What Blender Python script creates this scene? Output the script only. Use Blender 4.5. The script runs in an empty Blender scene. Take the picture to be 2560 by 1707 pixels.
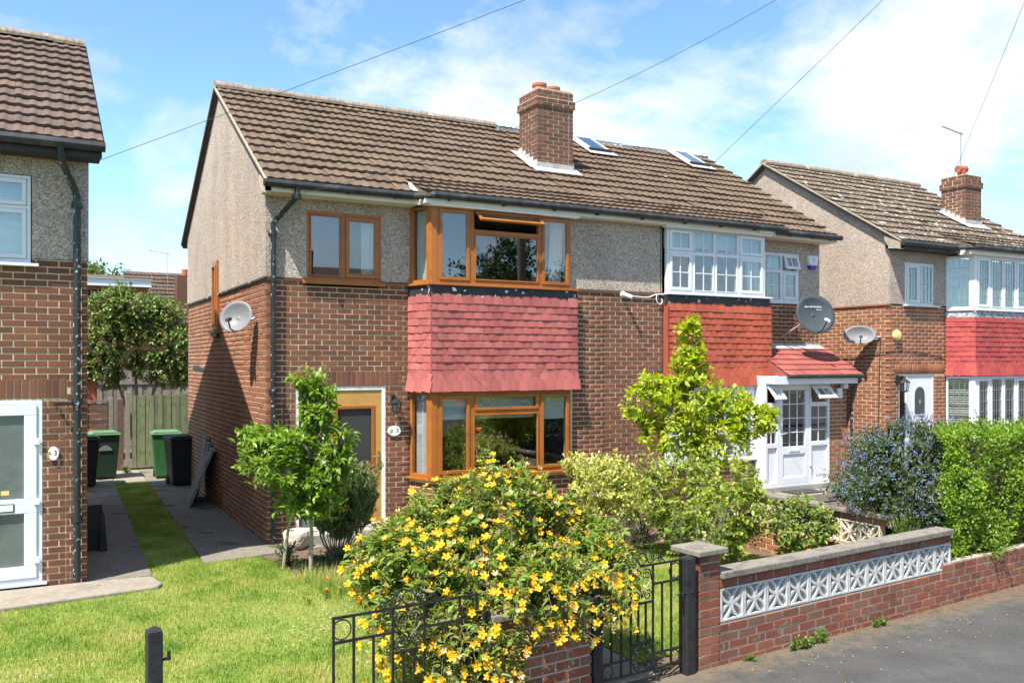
import bpy, bmesh, math, random
import numpy as np
from mathutils import Vector, Matrix
random.seed(5)
rng = np.random.default_rng(11)
R = math.radians
scene = bpy.context.scene
C = scene.collection

# ------------------------------------------------------------------ camera
CAM = np.array([-2.87, -12.27, 2.53]); YAW = R(28.8); FPX = 2193.0
cd = bpy.data.cameras.new('camera'); cam = bpy.data.objects.new('camera', cd); C.objects.link(cam)
cam.location = CAM; cam.rotation_euler = (R(90), 0, -YAW)
cd.sensor_width = 36; cd.lens = FPX / 2560 * 36; cd.shift_y = 0.0195
cd.clip_start = 0.1; cd.clip_end = 3000
scene.camera = cam
scene.render.resolution_x = 1024; scene.render.resolution_y = 682
scene.view_settings.view_transform = 'Standard'; scene.view_settings.look = 'None'
scene.view_settings.gamma = 1; scene.view_settings.exposure = 1.06
# ------------------------------------------------------------------ sky
SUN = Vector((-.457, -.258, .851)).normalized()
EL = math.asin(SUN.z); AZ = math.atan2(SUN.x, SUN.y)
world = bpy.data.worlds.new('World'); scene.world = world; world.use_nodes = True
def build_world():
    nt = world.node_tree; N = nt.nodes; L = nt.links; N.clear()
    out = N.new('ShaderNodeOutputWorld'); bg = N.new('ShaderNodeBackground')
    sky = N.new('ShaderNodeTexSky'); sky.sky_type = 'NISHITA'; sky.sun_disc = False
    sky.sun_elevation = EL; sky.sun_rotation = AZ % (2*math.pi)
    sky.air_density = .8; sky.dust_density = 0.0; sky.ozone_density = 1.6
    tc = N.new('ShaderNodeTexCoord'); sep = N.new('ShaderNodeSeparateXYZ')
    L.new(tc.outputs['Generated'], sep.inputs[0])
    mx = N.new('ShaderNodeMath'); mx.operation = 'MAXIMUM'; mx.inputs[1].default_value = 0; L.new(sep.outputs[2], mx.inputs[0])
    ad = N.new('ShaderNodeMath'); ad.operation = 'ADD'; ad.inputs[1].default_value = .30; L.new(mx.outputs[0], ad.inputs[0])
    dv = N.new('ShaderNodeVectorMath'); dv.operation = 'DIVIDE'; L.new(tc.outputs['Generated'], dv.inputs[0])
    cb = N.new('ShaderNodeCombineXYZ')
    for i in range(3): L.new(ad.outputs[0], cb.inputs[i])
    L.new(cb.outputs[0], dv.inputs[1])
    mp = N.new('ShaderNodeMapping'); mp.inputs['Location'].default_value = (14.31, 7.79, 0); mp.inputs['Scale'].default_value = (1, 1, .35)
    L.new(dv.outputs[0], mp.inputs[0])
    n1 = N.new('ShaderNodeTexNoise'); n1.inputs['Scale'].default_value = 1.5; n1.inputs['Detail'].default_value = 9; n1.inputs['Roughness'].default_value = .62; n1.inputs['Distortion'].default_value = .25
    L.new(mp.outputs[0], n1.inputs['Vector'])
    rp = N.new('ShaderNodeValToRGB'); rp.color_ramp.elements[0].position = .47; rp.color_ramp.elements[1].position = .65
    rp.color_ramp.elements[0].color = (0, 0, 0, 1); rp.color_ramp.elements[1].color = (1, 1, 1, 1)
    e = rp.color_ramp.elements.new(.535); e.color = (.33, .33, .33, 1)
    L.new(n1.outputs['Fac'], rp.inputs[0])
    n2 = N.new('ShaderNodeTexNoise'); n2.inputs['Scale'].default_value = 2.2; n2.inputs['Detail'].default_value = 6; L.new(mp.outputs[0], n2.inputs['Vector'])
    r2 = N.new('ShaderNodeValToRGB'); r2.color_ramp.elements[0].position = .36; r2.color_ramp.elements[1].position = .60
    r2.color_ramp.elements[0].color = (3.9, 4.25, 4.8, 1); r2.color_ramp.elements[1].color = (5.8, 5.9, 6.0, 1); L.new(n2.outputs['Fac'], r2.inputs[0])
    # pale summer air: the clear sky is a little milky
    tint = N.new('ShaderNodeMix'); tint.data_type = 'RGBA'; tint.blend_type = 'MULTIPLY'; tint.inputs[0].default_value = 1
    L.new(sky.outputs[0], tint.inputs[6]); tint.inputs[7].default_value = (1.24, 1.44, 1.42, 1)
    mix = N.new('ShaderNodeMix'); mix.data_type = 'RGBA'
    L.new(rp.outputs[0], mix.inputs[0]); L.new(tint.outputs[2], mix.inputs[6]); L.new(r2.outputs[0], mix.inputs[7])
    L.new(mix.outputs[2], bg.inputs[0]); bg.inputs[1].default_value = .10
    L.new(bg.outputs[0], out.inputs[0])
build_world()
sd = bpy.data.lights.new('sun', 'SUN'); sd.energy = 4.8; sd.angle = R(.5); sd.color = (1, .955, .88)
so = bpy.data.objects.new('sun', sd); C.objects.link(so); so.rotation_euler = SUN.to_track_quat('Z', 'Y').to_euler(); so.location = (-20, -12, 40)

# ------------------------------------------------------------------ materials
MATS = {}
def ramp(N, stops):
    r = N.new('ShaderNodeValToRGB'); cr = r.color_ramp
    while len(cr.elements) > 1: cr.elements.remove(cr.elements[-1])
    cr.elements[0].position = stops[0][0]; cr.elements[0].color = (*stops[0][1], 1)
    for p, c in stops[1:]:
        e = cr.elements.new(p); e.color = (*c, 1)
    return r
def pm(name, cols, rough=.8, rnd=False, nscale=3.0, ndetail=6, mott=.0, mscale=12, bump=0, bscale=60, bdist=.01, spec=.35, metal=0, transl=0, speck=None, vor=None, island=True, stain=0, sscale=1.3):
    """procedural material: cols = one colour or a list spread on a ramp, driven by noise or by a random value per piece"""
    m = bpy.data.materials.new(name); m.use_nodes = True; MATS[name] = m
    nt = m.node_tree; N = nt.nodes; L = nt.links; N.clear()
    out = N.new('ShaderNodeOutputMaterial'); b = N.new('ShaderNodeBsdfPrincipled')
    b.inputs['Roughness'].default_value = rough; b.inputs['Specular IOR Level'].default_value = spec; b.inputs['Metallic'].default_value = metal
    tc = N.new('ShaderNodeTexCoord'); co = tc.outputs['Object']
    if isinstance(cols, tuple): cols = [cols]
    if len(cols) == 1: stops = [(0, cols[0])]
    elif isinstance(cols[0][0], tuple) is False and len(cols[0]) == 2: stops = cols
    else: stops = [(i/(len(cols)-1), c) for i, c in enumerate(cols)]
    if rnd:
        oi = N.new('ShaderNodeObjectInfo'); ge = N.new('ShaderNodeNewGeometry')
        a = N.new('ShaderNodeMath'); a.operation = 'ADD'; L.new(oi.outputs['Random'], a.inputs[0]); L.new(ge.outputs['Random Per Island'], a.inputs[1])
        f = N.new('ShaderNodeMath'); f.operation = 'FRACT'; L.new(a.outputs[0], f.inputs[0]); fac = f.outputs[0]
        rv = fac
    elif vor:
        vt = N.new('ShaderNodeTexVoronoi'); vt.inputs['Scale'].default_value = vor; L.new(co, vt.inputs['Vector'])
        sp = N.new('ShaderNodeSeparateColor'); L.new(vt.outputs['Color'], sp.inputs[0]); fac = sp.outputs[0]
    else:
        nz = N.new('ShaderNodeTexNoise'); nz.inputs['Scale'].default_value = nscale; nz.inputs['Detail'].default_value = ndetail; nz.inputs['Roughness'].default_value = .6; L.new(co, nz.inputs['Vector'])
        mr = N.new('ShaderNodeMapRange'); mr.inputs[1].default_value = .28; mr.inputs[2].default_value = .72; L.new(nz.outputs['Fac'], mr.inputs[0]); fac = mr.outputs[0]
    rp = ramp(N, stops); L.new(fac, rp.inputs[0]); col = rp.outputs[0]
    if mott:
        n2 = N.new('ShaderNodeTexNoise'); n2.inputs['Scale'].default_value = mscale; n2.inputs['Detail'].default_value = 8; n2.inputs['Roughness'].default_value = .65
        if rnd:
            va = N.new('ShaderNodeVectorMath'); va.operation = 'ADD'; cx = N.new('ShaderNodeCombineXYZ')
            ml = N.new('ShaderNodeMath'); ml.operation = 'MULTIPLY'; ml.inputs[1].default_value = 37; L.new(rv, ml.inputs[0])
            L.new(ml.outputs[0], cx.inputs[0]); L.new(co, va.inputs[0]); L.new(cx.outputs[0], va.inputs[1]); L.new(va.outputs[0], n2.inputs['Vector'])
        else: L.new(co, n2.inputs['Vector'])
        m2 = N.new('ShaderNodeMapRange'); m2.inputs[1].default_value = .25; m2.inputs[2].default_value = .75; m2.inputs[3].default_value = 1-mott; m2.inputs[4].default_value = 1+mott; L.new(n2.outputs['Fac'], m2.inputs[0])
        mm = N.new('ShaderNodeMix'); mm.data_type = 'RGBA'; mm.blend_type = 'MULTIPLY'; mm.inputs[0].default_value = 1; L.new(col, mm.inputs[6]); L.new(m2.outputs[0], mm.inputs[7]); col = mm.outputs[2]
    if stain:   # weathering that runs across the pieces in soft vertical streaks
        gs = N.new('ShaderNodeNewGeometry'); mps = N.new('ShaderNodeMapping'); mps.inputs['Scale'].default_value = (sscale, sscale, sscale*.35); L.new(gs.outputs['Position'], mps.inputs[0])
        ns = N.new('ShaderNodeTexNoise'); ns.inputs['Scale'].default_value = 1; ns.inputs['Detail'].default_value = 7; ns.inputs['Roughness'].default_value = .62; L.new(mps.outputs[0], ns.inputs['Vector'])
        rs = N.new('ShaderNodeMapRange'); rs.inputs[1].default_value = .3; rs.inputs[2].default_value = .7; rs.inputs[3].default_value = 1-stain; rs.inputs[4].default_value = 1+stain*.7; L.new(ns.outputs['Fac'], rs.inputs[0])
        mst = N.new('ShaderNodeMix'); mst.data_type = 'RGBA'; mst.blend_type = 'MULTIPLY'; mst.inputs[0].default_value = 1; L.new(col, mst.inputs[6]); L.new(rs.outputs[0], mst.inputs[7]); col = mst.outputs[2]
    if speck:   # (colour, scale, threshold): lichen, droppings, paint flecks
        for (sc, ss, th) in (speck if isinstance(speck, list) else [speck]):
            n3 = N.new('ShaderNodeTexNoise'); n3.inputs['Scale'].default_value = ss; n3.inputs['Detail'].default_value = 3
            geo = N.new('ShaderNodeNewGeometry'); L.new(geo.outputs['Position'], n3.inputs['Vector'])
            s3 = N.new('ShaderNodeMapRange'); s3.inputs[1].default_value = th; s3.inputs[2].default_value = th+.035; L.new(n3.outputs['Fac'], s3.inputs[0])
            ms = N.new('ShaderNodeMix'); ms.data_type = 'RGBA'; L.new(s3.outputs[0], ms.inputs[0]); L.new(col, ms.inputs[6]); ms.inputs[7].default_value = (*sc, 1); col = ms.outputs[2]
    L.new(col, b.inputs['Base Color'])
    if bump:
        if vor:
            bt = N.new('ShaderNodeTexVoronoi'); bt.inputs['Scale'].default_value = vor; L.new(co, bt.inputs['Vector']); ho = bt.outputs['Distance']
        else:
            bt = N.new('ShaderNodeTexNoise'); bt.inputs['Scale'].default_value = bscale; bt.inputs['Detail'].default_value = 5; L.new(co, bt.inputs['Vector']); ho = bt.outputs['Fac']
        bn = N.new('ShaderNodeBump'); bn.inputs['Strength'].default_value = bump; bn.inputs['Distance'].default_value = bdist
        if vor: bn.invert = True
        L.new(ho, bn.inputs['Height']); L.new(bn.outputs[0], b.inputs['Normal'])
    sh = b.outputs[0]
    if transl:
        t = N.new('ShaderNodeBsdfTranslucent'); hs = N.new('ShaderNodeHueSaturation'); hs.inputs['Value'].default_value = 1.5; hs.inputs['Saturation'].default_value = 1.1; L.new(col, hs.inputs['Color']); L.new(hs.outputs[0], t.inputs[0])
        mi = N.new('ShaderNodeMixShader'); mi.inputs[0].default_value = transl; L.new(sh, mi.inputs[1]); L.new(t.outputs[0], mi.inputs[2]); sh = mi.outputs[0]
    L.new(sh, out.inputs[0])
    return m
def glass(name, base=.14, tint=(.86, .9, .9), rough=0.0):
    m = bpy.data.materials.new(name); m.use_nodes = True; MATS[name] = m
    nt = m.node_tree; N = nt.nodes; L = nt.links; N.clear()
    out = N.new('ShaderNodeOutputMaterial'); tr = N.new('ShaderNodeBsdfTransparent'); tr.inputs[0].default_value = (*tint, 1)
    gl = N.new('ShaderNodeBsdfGlossy'); gl.inputs['Roughness'].default_value = rough; gl.inputs[0].default_value = (.95, .97, 1, 1)
    ge = N.new('ShaderNodeNewGeometry'); dt = N.new('ShaderNodeVectorMath'); dt.operation = 'DOT_PRODUCT'; L.new(ge.outputs['Incoming'], dt.inputs[0]); L.new(ge.outputs['True Normal'], dt.inputs[1])
    ab = N.new('ShaderNodeMath'); ab.operation = 'ABSOLUTE'; L.new(dt.outputs['Value'], ab.inputs[0])
    iv = N.new('ShaderNodeMath'); iv.operation = 'SUBTRACT'; iv.inputs[0].default_value = 1; L.new(ab.outputs[0], iv.inputs[1])
    fr = N.new('ShaderNodeMath'); fr.operation = 'POWER'; fr.inputs[1].default_value = 4.5; L.new(iv.outputs[0], fr.inputs[0])
    tcn = N.new('ShaderNodeTexCoord'); nz = N.new('ShaderNodeTexNoise'); nz.inputs['Scale'].default_value = 1.3; nz.inputs['Detail'].default_value = 1; L.new(tcn.outputs['Object'], nz.inputs['Vector'])
    bn = N.new('ShaderNodeBump'); bn.inputs['Strength'].default_value = .05; bn.inputs['Distance'].default_value = .02; L.new(nz.outputs['Fac'], bn.inputs['Height']); L.new(bn.outputs[0], gl.inputs['Normal'])
    ad = N.new('ShaderNodeMath'); ad.operation = 'ADD'; ad.inputs[1].default_value = base; ad.use_clamp = True; L.new(fr.outputs[0], ad.inputs[0])
    mi = N.new('ShaderNodeMixShader'); L.new(ad.outputs[0], mi.inputs[0]); L.new(tr.outputs[0], mi.inputs[1]); L.new(gl.outputs[0], mi.inputs[2]); L.new(mi.outputs[0], out.inputs[0])
    return m
BR = [(.165, .064, .036), (.195, .078, .042), (.14, .056, .035), (.215, .086, .046), (.175, .070, .042), (.15, .063, .042), (.25, .095, .047), (.195, .080, .047)]
pm('brick', BR, .85, rnd=True, stain=.22, mott=.25, mscale=22, bump=.35, bscale=120, bdist=.004)
pm('brick_side', [(.26, .104, .056), (.31, .13, .07), (.225, .088, .05), (.34, .145, .078)], .85, rnd=True, stain=.2, mott=.25, mscale=22, bump=.35, bscale=120, bdist=.004)
pm('brick_garden', [(.24, .075, .042), (.29, .095, .05), (.18, .07, .048), (.26, .082, .045), (.22, .11, .07), (.32, .11, .055)], .85, rnd=True, stain=.3, sscale=2.5, mott=.45, mscale=18, bump=.5, bscale=90, bdist=.006, speck=((.2, .16, .12), 7, .62))
pm('brick_chimney', [(.14, .06, .036), (.175, .075, .042), (.11, .052, .036), (.2, .09, .05)], .9, rnd=True, mott=.35, mscale=20, bump=.4, bscale=100, bdist=.005)
pm('mortar', [(.60, .475, .29), (.68, .56, .37), (.50, .39, .245)], .95, stain=.25, nscale=2.2, mott=.15, mscale=30, bump=.3, bscale=150, bdist=.003)
pm('mortar_grey', [(.36, .33, .28), (.45, .40, .32), (.26, .23, .19)], .95, nscale=2.5, mott=.2, bump=.3, bscale=150, bdist=.003)
pm('mortar_chimney', [(.56, .48, .33), (.64, .56, .40), (.4, .34, .24)], .95, nscale=2.5, mott=.2)
pm('pebbledash', [(0, (.20, .145, .11)), (.25, (.32, .25, .20)), (.5, (.42, .345, .275)), (.8, (.53, .445, .36)), (1, (.64, .57, .50))], .9, vor=78, bump=.8, bdist=.008, mott=.12, mscale=1.6, stain=.16, sscale=1.0)
pm('render_smooth', [(.40, .33, .22), (.5, .42, .3)], .9, mott=.1)
pm('roof_tile', [(.122, .082, .054), (.138, .093, .061), (.11, .076, .052), (.152, .103, .068), (.13, .088, .058)], .9, rnd=True, stain=.18, sscale=2.0, mott=.2, mscale=14, bump=.35, bscale=80, bdist=.006, speck=[((.5, .46, .4), 4.5, .735), ((.1, .085, .07), 6, .70)])
pm('roof_tile_lichen', [(.14, .102, .073), (.165, .12, .085), (.125, .093, .068), (.18, .132, .094)], .9, rnd=True, mott=.3, mscale=14, bump=.35, bscale=80, bdist=.006, speck=[((.40, .37, .33), 6.5, .60), ((.07, .06, .05), 5.1, .60)])
pm('roof_tile_plum', [(.118, .079, .06), (.137, .092, .068), (.106, .074, .058), (.152, .102, .077)], .9, rnd=True, stain=.25, sscale=2.0, mott=.22, mscale=14, bump=.35, bscale=80, bdist=.006, speck=((.5, .45, .38), 5, .72))
pm('ridge_tile', [(.16, .125, .10), (.24, .19, .15), (.33, .27, .2)], .95, nscale=9, mott=.3, bump=.5, bscale=60, speck=((.5, .42, .3), 8, .66))
pm('cement', [(.30, .26, .18), (.37, .32, .23), (.24, .21, .15)], .95, nscale=6, mott=.2, bump=.3, bscale=80)
pm('tile_pink', [(.375, .10, .088), (.43, .122, .105), (.32, .085, .077), (.46, .145, .124)], .68, rnd=True, stain=.2, sscale=2.2, mott=.2, mscale=9, bump=.15, bscale=70, bdist=.003)
pm('tile_orange', [(.40, .082, .042), (.45, .10, .052), (.36, .072, .04)], .68, rnd=True, stain=.2, sscale=2.2, mott=.2, mscale=9, bump=.15, bscale=70, bdist=.003)
pm('tile_porch', [(.28, .075, .06), (.34, .092, .07), (.24, .064, .054), (.37, .112, .083)], .7, rnd=True, mott=.15, mscale=9)
pm('tile_red', [(.37, .055, .05), (.42, .07, .06), (.33, .045, .045)], .68, rnd=True, stain=.2, sscale=2.2, mott=.2, mscale=9)
pm('wood_frame', [(.31, .098, .016), (.37, .125, .022), (.27, .082, .014)], .38, nscale=2.5, mott=.08, mscale=30, spec=.5)
pm('door_wood', [(.42, .235, .06), (.50, .29, .085), (.36, .19, .05)], .45, nscale=2.0, mott=.1, mscale=25, spec=.45)
pm('white_plastic', [(.66, .68, .70), (.72, .735, .75)], .35, nscale=1.5, mott=.03, spec=.5)
pm('white_paint', [(.72, .71, .66), (.8, .79, .74)], .55, nscale=2, mott=.05)
pm('cream_paint', [(.68, .64, .54), (.76, .73, .64)], .55, nscale=2, mott=.06)
pm('black_plastic', [(.016, .017, .019), (.028, .028, .03)], .4, nscale=4, mott=.3, spec=.5, speck=((.32, .34, .35), 30, .735))
pm('black_pipe', [(.012, .018, .02), (.024, .03, .031)], .42, nscale=4, mott=.3, spec=.5, speck=((.45, .5, .5), 19, .63))
pm('gutter_black', [(.018, .019, .021), (.035, .035, .036), (.07, .08, .07)], .5, nscale=3, mott=.3, spec=.4)
pm('lead_dark', [(.022, .023, .028), (.04, .04, .046)], .5, nscale=3, mott=.2, speck=((.75, .75, .72), 11, .64))
pm('lead_pale', [(.34, .33, .315), (.42, .41, .39), (.27, .26, .25)], .7, nscale=5, mott=.2, bump=.3, bscale=30)
pm('lead_flaked', [(.12, .13, .15), (.5, .5, .5), (.1, .1, .12), (.62, .62, .62)], .6, nscale=14, mott=.2)
pm('terracotta', [(.36, .10, .055), (.44, .14, .08)], .85, nscale=6, mott=.2)
pm('iron', [(.012, .012, .013), (.025, .024, .023)], .42, nscale=8, mott=.3, bump=.2, bscale=90, bdist=.002, spec=.5, speck=((.16, .07, .04), 30, .72))
pm('black_wood', [(.016, .016, .018), (.035, .034, .034)], .5, nscale=10, mott=.4, bump=.4, bscale=40, bdist=.004, speck=((.12, .07, .05), 22, .72))
pm('concrete', [(.23, .195, .155), (.29, .25, .20), (.19, .165, .135)], .95, nscale=2.2, mott=.22, mscale=20, bump=.5, bscale=90, bdist=.006, speck=((.16, .15, .10), 2.3, .66))
pm('concrete_old_shaded', [(.16, .14, .112), (.205, .18, .145), (.125, .112, .09)], .95, nscale=1.6, mott=.28, mscale=18, bump=.5, bscale=90, bdist=.006, speck=((.09, .10, .05), 2.0, .60))  # old mossy drive concrete, base colour darkened further to deepen the passage shade
pm('concrete_grey', [(.25, .235, .21), (.34, .32, .28), (.17, .165, .15)], .95, nscale=5, mott=.25, mscale=30, bump=.5, bscale=90, bdist=.005)
pm('coping', [(.165, .145, .122), (.215, .19, .158), (.115, .102, .088)], .95, nscale=4, mott=.3, mscale=30, bump=.6, bscale=70, bdist=.006, speck=((.15, .13, .11), 5, .6))
pm('screen_block', [(.46, .46, .45), (.54, .53, .51), (.38, .37, .35)], .9, nscale=8, mott=.15, mscale=30, bump=.3, bscale=90, bdist=.004)
pm('screen_block_cream', [(.58, .5, .38), (.66, .58, .45)], .9, nscale=8, mott=.15)
pm('asphalt', [(.060, .058, .056), (.078, .075, .072), (.046, .045, .044)], .93, nscale=1.3, stain=.25, sscale=1.1, mott=.3, mscale=70, bump=.7, bscale=160, bdist=.006, speck=[((.17, .155, .13), 55, .70), ((.03, .03, .03), 25, .68)])
pm('road', [(.055, .055, .055), (.075, .074, .072)], .93, nscale=1.3, mott=.3, mscale=60)
pm('soil', [(.10, .07, .045), (.15, .105, .07), (.07, .05, .033)], .97, nscale=5, mott=.3, mscale=40, bump=.8, bscale=50, bdist=.02)
pm('verge_dirt', [(.15, .12, .075), (.22, .175, .11), (.10, .085, .05), (.13, .13, .05)], .97, nscale=9, mott=.35, mscale=60, bump=.8, bscale=60, bdist=.01)
pm('lawn_soil', [(.13, .19, .03), (.21, .25, .055), (.10, .165, .025)], .95, nscale=1.6, mott=.3, mscale=50)
pm('ground', [(.10, .12, .04), (.14, .14, .06)], .95, nscale=.3, mott=.3)
pm('grass_blade', [(0, (.11, .21, .022)), (.36, (.20, .30, .04)), (.62, (.35, .38, .085)), (1, (.58, .50, .2))], .55, nscale=1.6, mott=.5, mscale=30, transl=.25)
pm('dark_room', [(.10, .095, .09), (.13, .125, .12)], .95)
pm('curtain', [(.66, .65, .6), (.75, .74, .69)], .9, nscale=3, transl=.25)
pm('blind', [(.52, .6, .56), (.6, .68, .64)], .9, nscale=3)
pm('net', [(.55, .56, .55), (.66, .67, .66)], .9, nscale=3, transl=.3)
pm('dish_grey', [(.17, .175, .18), (.2, .205, .21)], .5, nscale=3, mott=.06)
pm('dish_dark', [(.05, .06, .066), (.065, .075, .082)], .45, nscale=3, mott=.06)
pm('metal_grey', [(.3, .31, .32), (.4, .41, .42)], .4, metal=.6)
pm('bin_green', [(.032, .12, .038), (.044, .15, .05)], .5, nscale=3, mott=.15)
pm('bin_dark_green', [(.016, .04, .02), (.022, .052, .026)], .5, nscale=3, mott=.15)
pm('bin_lid', [(.10, .21, .10), (.13, .26, .13)], .5, nscale=3, mott=.15)
pm('bin_black', [(.018, .018, .02), (.026, .026, .028)], .5, nscale=3, mott=.15)
pm('fence_green', [(.14, .17, .085), (.2, .22, .115), (.11, .135, .07), (.17, .18, .10)], .9, rnd=True, mott=.3, mscale=8)
pm('fence_brown', [(.10, .065, .045), (.14, .09, .06), (.08, .055, .04)], .9, rnd=True, mott=.3, mscale=10)
pm('fence_grey', [(.2, .18, .145), (.26, .235, .19), (.16, .145, .12)], .9, rnd=True, mott=.3, mscale=10)
pm('slab_grey', [(.2, .195, .19), (.27, .26, .25), (.15, .145, .14)], .9, nscale=5, mott=.3, mscale=20, bump=.5, bscale=40)
pm('pale_stone', [(.45, .40, .32), (.55, .5, .41), (.33, .29, .23)], .95, nscale=9, mott=.25, bump=.8, bscale=18, bdist=.03)
pm('bark', [(.16, .125, .09), (.22, .18, .13), (.11, .085, .06)], .95, nscale=14, mott=.3, bump=.6, bscale=40)
pm('bark_pale', [(.26, .22, .16), (.34, .29, .22)], .95, nscale=14, mott=.3, bump=.5, bscale=40)
pm('bark_dark', [(.08, .055, .042), (.12, .085, .065)], .95, nscale=14, mott=.3)
def leafm(name, cols, rough=.42, transl=.3, spec=.45): pm(name, cols, rough, rnd=True, transl=transl, spec=spec, mott=.12, mscale=20)
leafm('leaf_magnolia', [(.16, .28, .03), (.21, .34, .04), (.125, .23, .025), (.29, .39, .06), (.17, .28, .03)], .36, .38)
leafm('leaf_hypericum', [(.16, .27, .035), (.21, .32, .05), (.125, .215, .03), (.27, .36, .065), (.28, .21, .07), (.18, .29, .045)], .5, .38)
leafm('leaf_lime', [(.36, .45, .03), (.46, .52, .04), (.28, .39, .03), (.56, .54, .06), (.23, .35, .03), (.5, .52, .05)], .4, .42)
leafm('leaf_variegated', [(.6, .6, .13), (.68, .66, .2), (.27, .36, .06), (.7, .68, .26), (.42, .46, .09)], .4, .3)
leafm('leaf_rose', [(.15, .25, .04), (.20, .31, .05), (.115, .195, .035), (.30, .36, .075), (.31, .27, .08), (.18, .28, .045)], .38, .35)
leafm('leaf_ceanothus', [(.055, .10, .026), (.08, .135, .032), (.042, .078, .022), (.11, .16, .04)], .45, .2)
leafm('leaf_rose_bright', [(.24, .35, .045), (.31, .41, .055), (.18, .28, .04), (.42, .45, .08), (.36, .32, .08), (.27, .38, .05)], .38, .38)
leafm('leaf_hedge', [(.155, .265, .02), (.205, .325, .026), (.12, .21, .017), (.26, .37, .036), (.14, .24, .02)], .4, .33)
leafm('leaf_photinia', [(.14, .24, .045), (.18, .29, .055), (.11, .19, .04), (.22, .30, .075), (.15, .25, .05), (.30, .12, .06), (.15, .25, .05), (.12, .21, .045)], .38, .15)
leafm('leaf_far', [(.10, .16, .035), (.14, .2, .045), (.08, .13, .03)], .5, .25)
leafm('leaf_box', [(.04, .085, .016), (.055, .11, .02), (.03, .065, .014)], .4, .15)
leafm('leaf_lavender', [(.14, .21, .07), (.18, .26, .085), (.11, .165, .05), (.22, .28, .10)], .6, .3)
leafm('leaf_weed', [(.13, .21, .035), (.17, .25, .045), (.10, .17, .03)], .5, .3)
leafm('leaf_street', [(.05, .08, .02), (.07, .105, .028), (.04, .06, .018)], .5, .2)
pm('petal_yellow', [(.80, .40, .006), (.84, .48, .01), (.78, .36, .006), (.82, .44, .012)], .5, rnd=True, transl=.25)
pm('bud', [(.62, .38, .10), (.5, .42, .06), (.7, .42, .14), (.45, .35, .06)], .55, rnd=True, transl=.15)
pm('petal_faded', [(.8, .58, .28), (.75, .5, .25)], .6, rnd=True, transl=.2)
pm('petal_blue', [(.17, .19, .40), (.23, .25, .46), (.29, .31, .50), (.14, .16, .36)], .6, rnd=True, transl=.2)
pm('petal_red', [(.72, .09, .03), (.78, .14, .05)], .5, rnd=True, transl=.2)
pm('petal_pink', [(.75, .24, .2), (.8, .38, .25), (.82, .55, .2)], .5, rnd=True, transl=.2)
pm('petal_orange', [(.82, .24, .015), (.85, .32, .02)], .5, rnd=True, transl=.2)
pm('petal_white', [(.78, .78, .74), (.82, .82, .78)], .6, rnd=True, transl=.2)
pm('stamen', [(.75, .42, .02), (.65, .36, .03)], .6, rnd=True)
pm('print_blue', [(.03, .05, .35), (.04, .06, .4)], .4)
pm('print_green', [(.25, .33, .06), (.45, .4, .05)], .5, nscale=30)
pm('print_dark', [(.02, .02, .022)], .5)
pm('ceramic', [(.76, .75, .7), (.82, .81, .77)], .25, spec=.5)
pm('brass', [(.55, .4, .16), (.65, .5, .22)], .35, metal=.8)
pm('lamp_black', [(.02, .02, .022)], .4)
pm('sounder_yellow', [(.62, .5, .17), (.7, .58, .22)], .5)
pm('rubber_mat', [(.03, .03, .032), (.06, .06, .06)], .9, nscale=40)
pm('sky_felt', [(.3, .3, .3)], .9)
glass('glass', .11, (.93, .95, .94)); glass('glass_dark', .05, (.35, .38, .36)); pm('door_glass', [(.045, .047, .043), (.06, .062, .057)], .12, nscale=2, spec=.6); pm('glass_frost', [(.10, .12, .11), (.135, .155, .145), (.075, .09, .082)], .22, nscale=2.0, mott=.15, mscale=3, spec=.6); glass('skylight_glass', .42, (.5, .55, .6))
def dirty_edge(name, n, O, col, width):
    """soil washed out of the wall foot: browner within a ragged distance of a line"""
    m = MATS[name]; nt = m.node_tree; N = nt.nodes; L = nt.links; b = [x for x in N if x.type == 'BSDF_PRINCIPLED'][0]
    src = b.inputs['Base Color'].links[0].from_socket
    g = N.new('ShaderNodeNewGeometry'); sub = N.new('ShaderNodeVectorMath'); sub.operation = 'SUBTRACT'; sub.inputs[1].default_value = O; L.new(g.outputs['Position'], sub.inputs[0])
    dt = N.new('ShaderNodeVectorMath'); dt.operation = 'DOT_PRODUCT'; dt.inputs[1].default_value = n; L.new(sub.outputs[0], dt.inputs[0])
    nz = N.new('ShaderNodeTexNoise'); nz.inputs['Scale'].default_value = 5; nz.inputs['Detail'].default_value = 9; nz.inputs['Roughness'].default_value = .75; L.new(g.outputs['Position'], nz.inputs['Vector'])
    ml = N.new('ShaderNodeMath'); ml.operation = 'MULTIPLY_ADD'; ml.inputs[1].default_value = 1.5; ml.inputs[2].default_value = -.75; L.new(nz.outputs['Fac'], ml.inputs[0])
    ad = N.new('ShaderNodeMath'); ad.operation = 'ADD'; L.new(dt.outputs['Value'], ad.inputs[0]); L.new(ml.outputs[0], ad.inputs[1])
    mr = N.new('ShaderNodeMapRange'); mr.inputs[1].default_value = 0; mr.inputs[2].default_value = width; mr.inputs[3].default_value = .9; mr.inputs[4].default_value = 0; L.new(ad.outputs[0], mr.inputs[0])
    mx = N.new('ShaderNodeMix'); mx.data_type = 'RGBA'; L.new(mr.outputs[0], mx.inputs[0]); L.new(src, mx.inputs[6]); mx.inputs[7].default_value = (*col, 1); L.new(mx.outputs[2], b.inputs['Base Color'])
dirty_edge('asphalt', (.079, -.9969, 0), (1.94, -6.71, 0), (.15, .12, .08), .42)
def M(n): return MATS[n]

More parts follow.
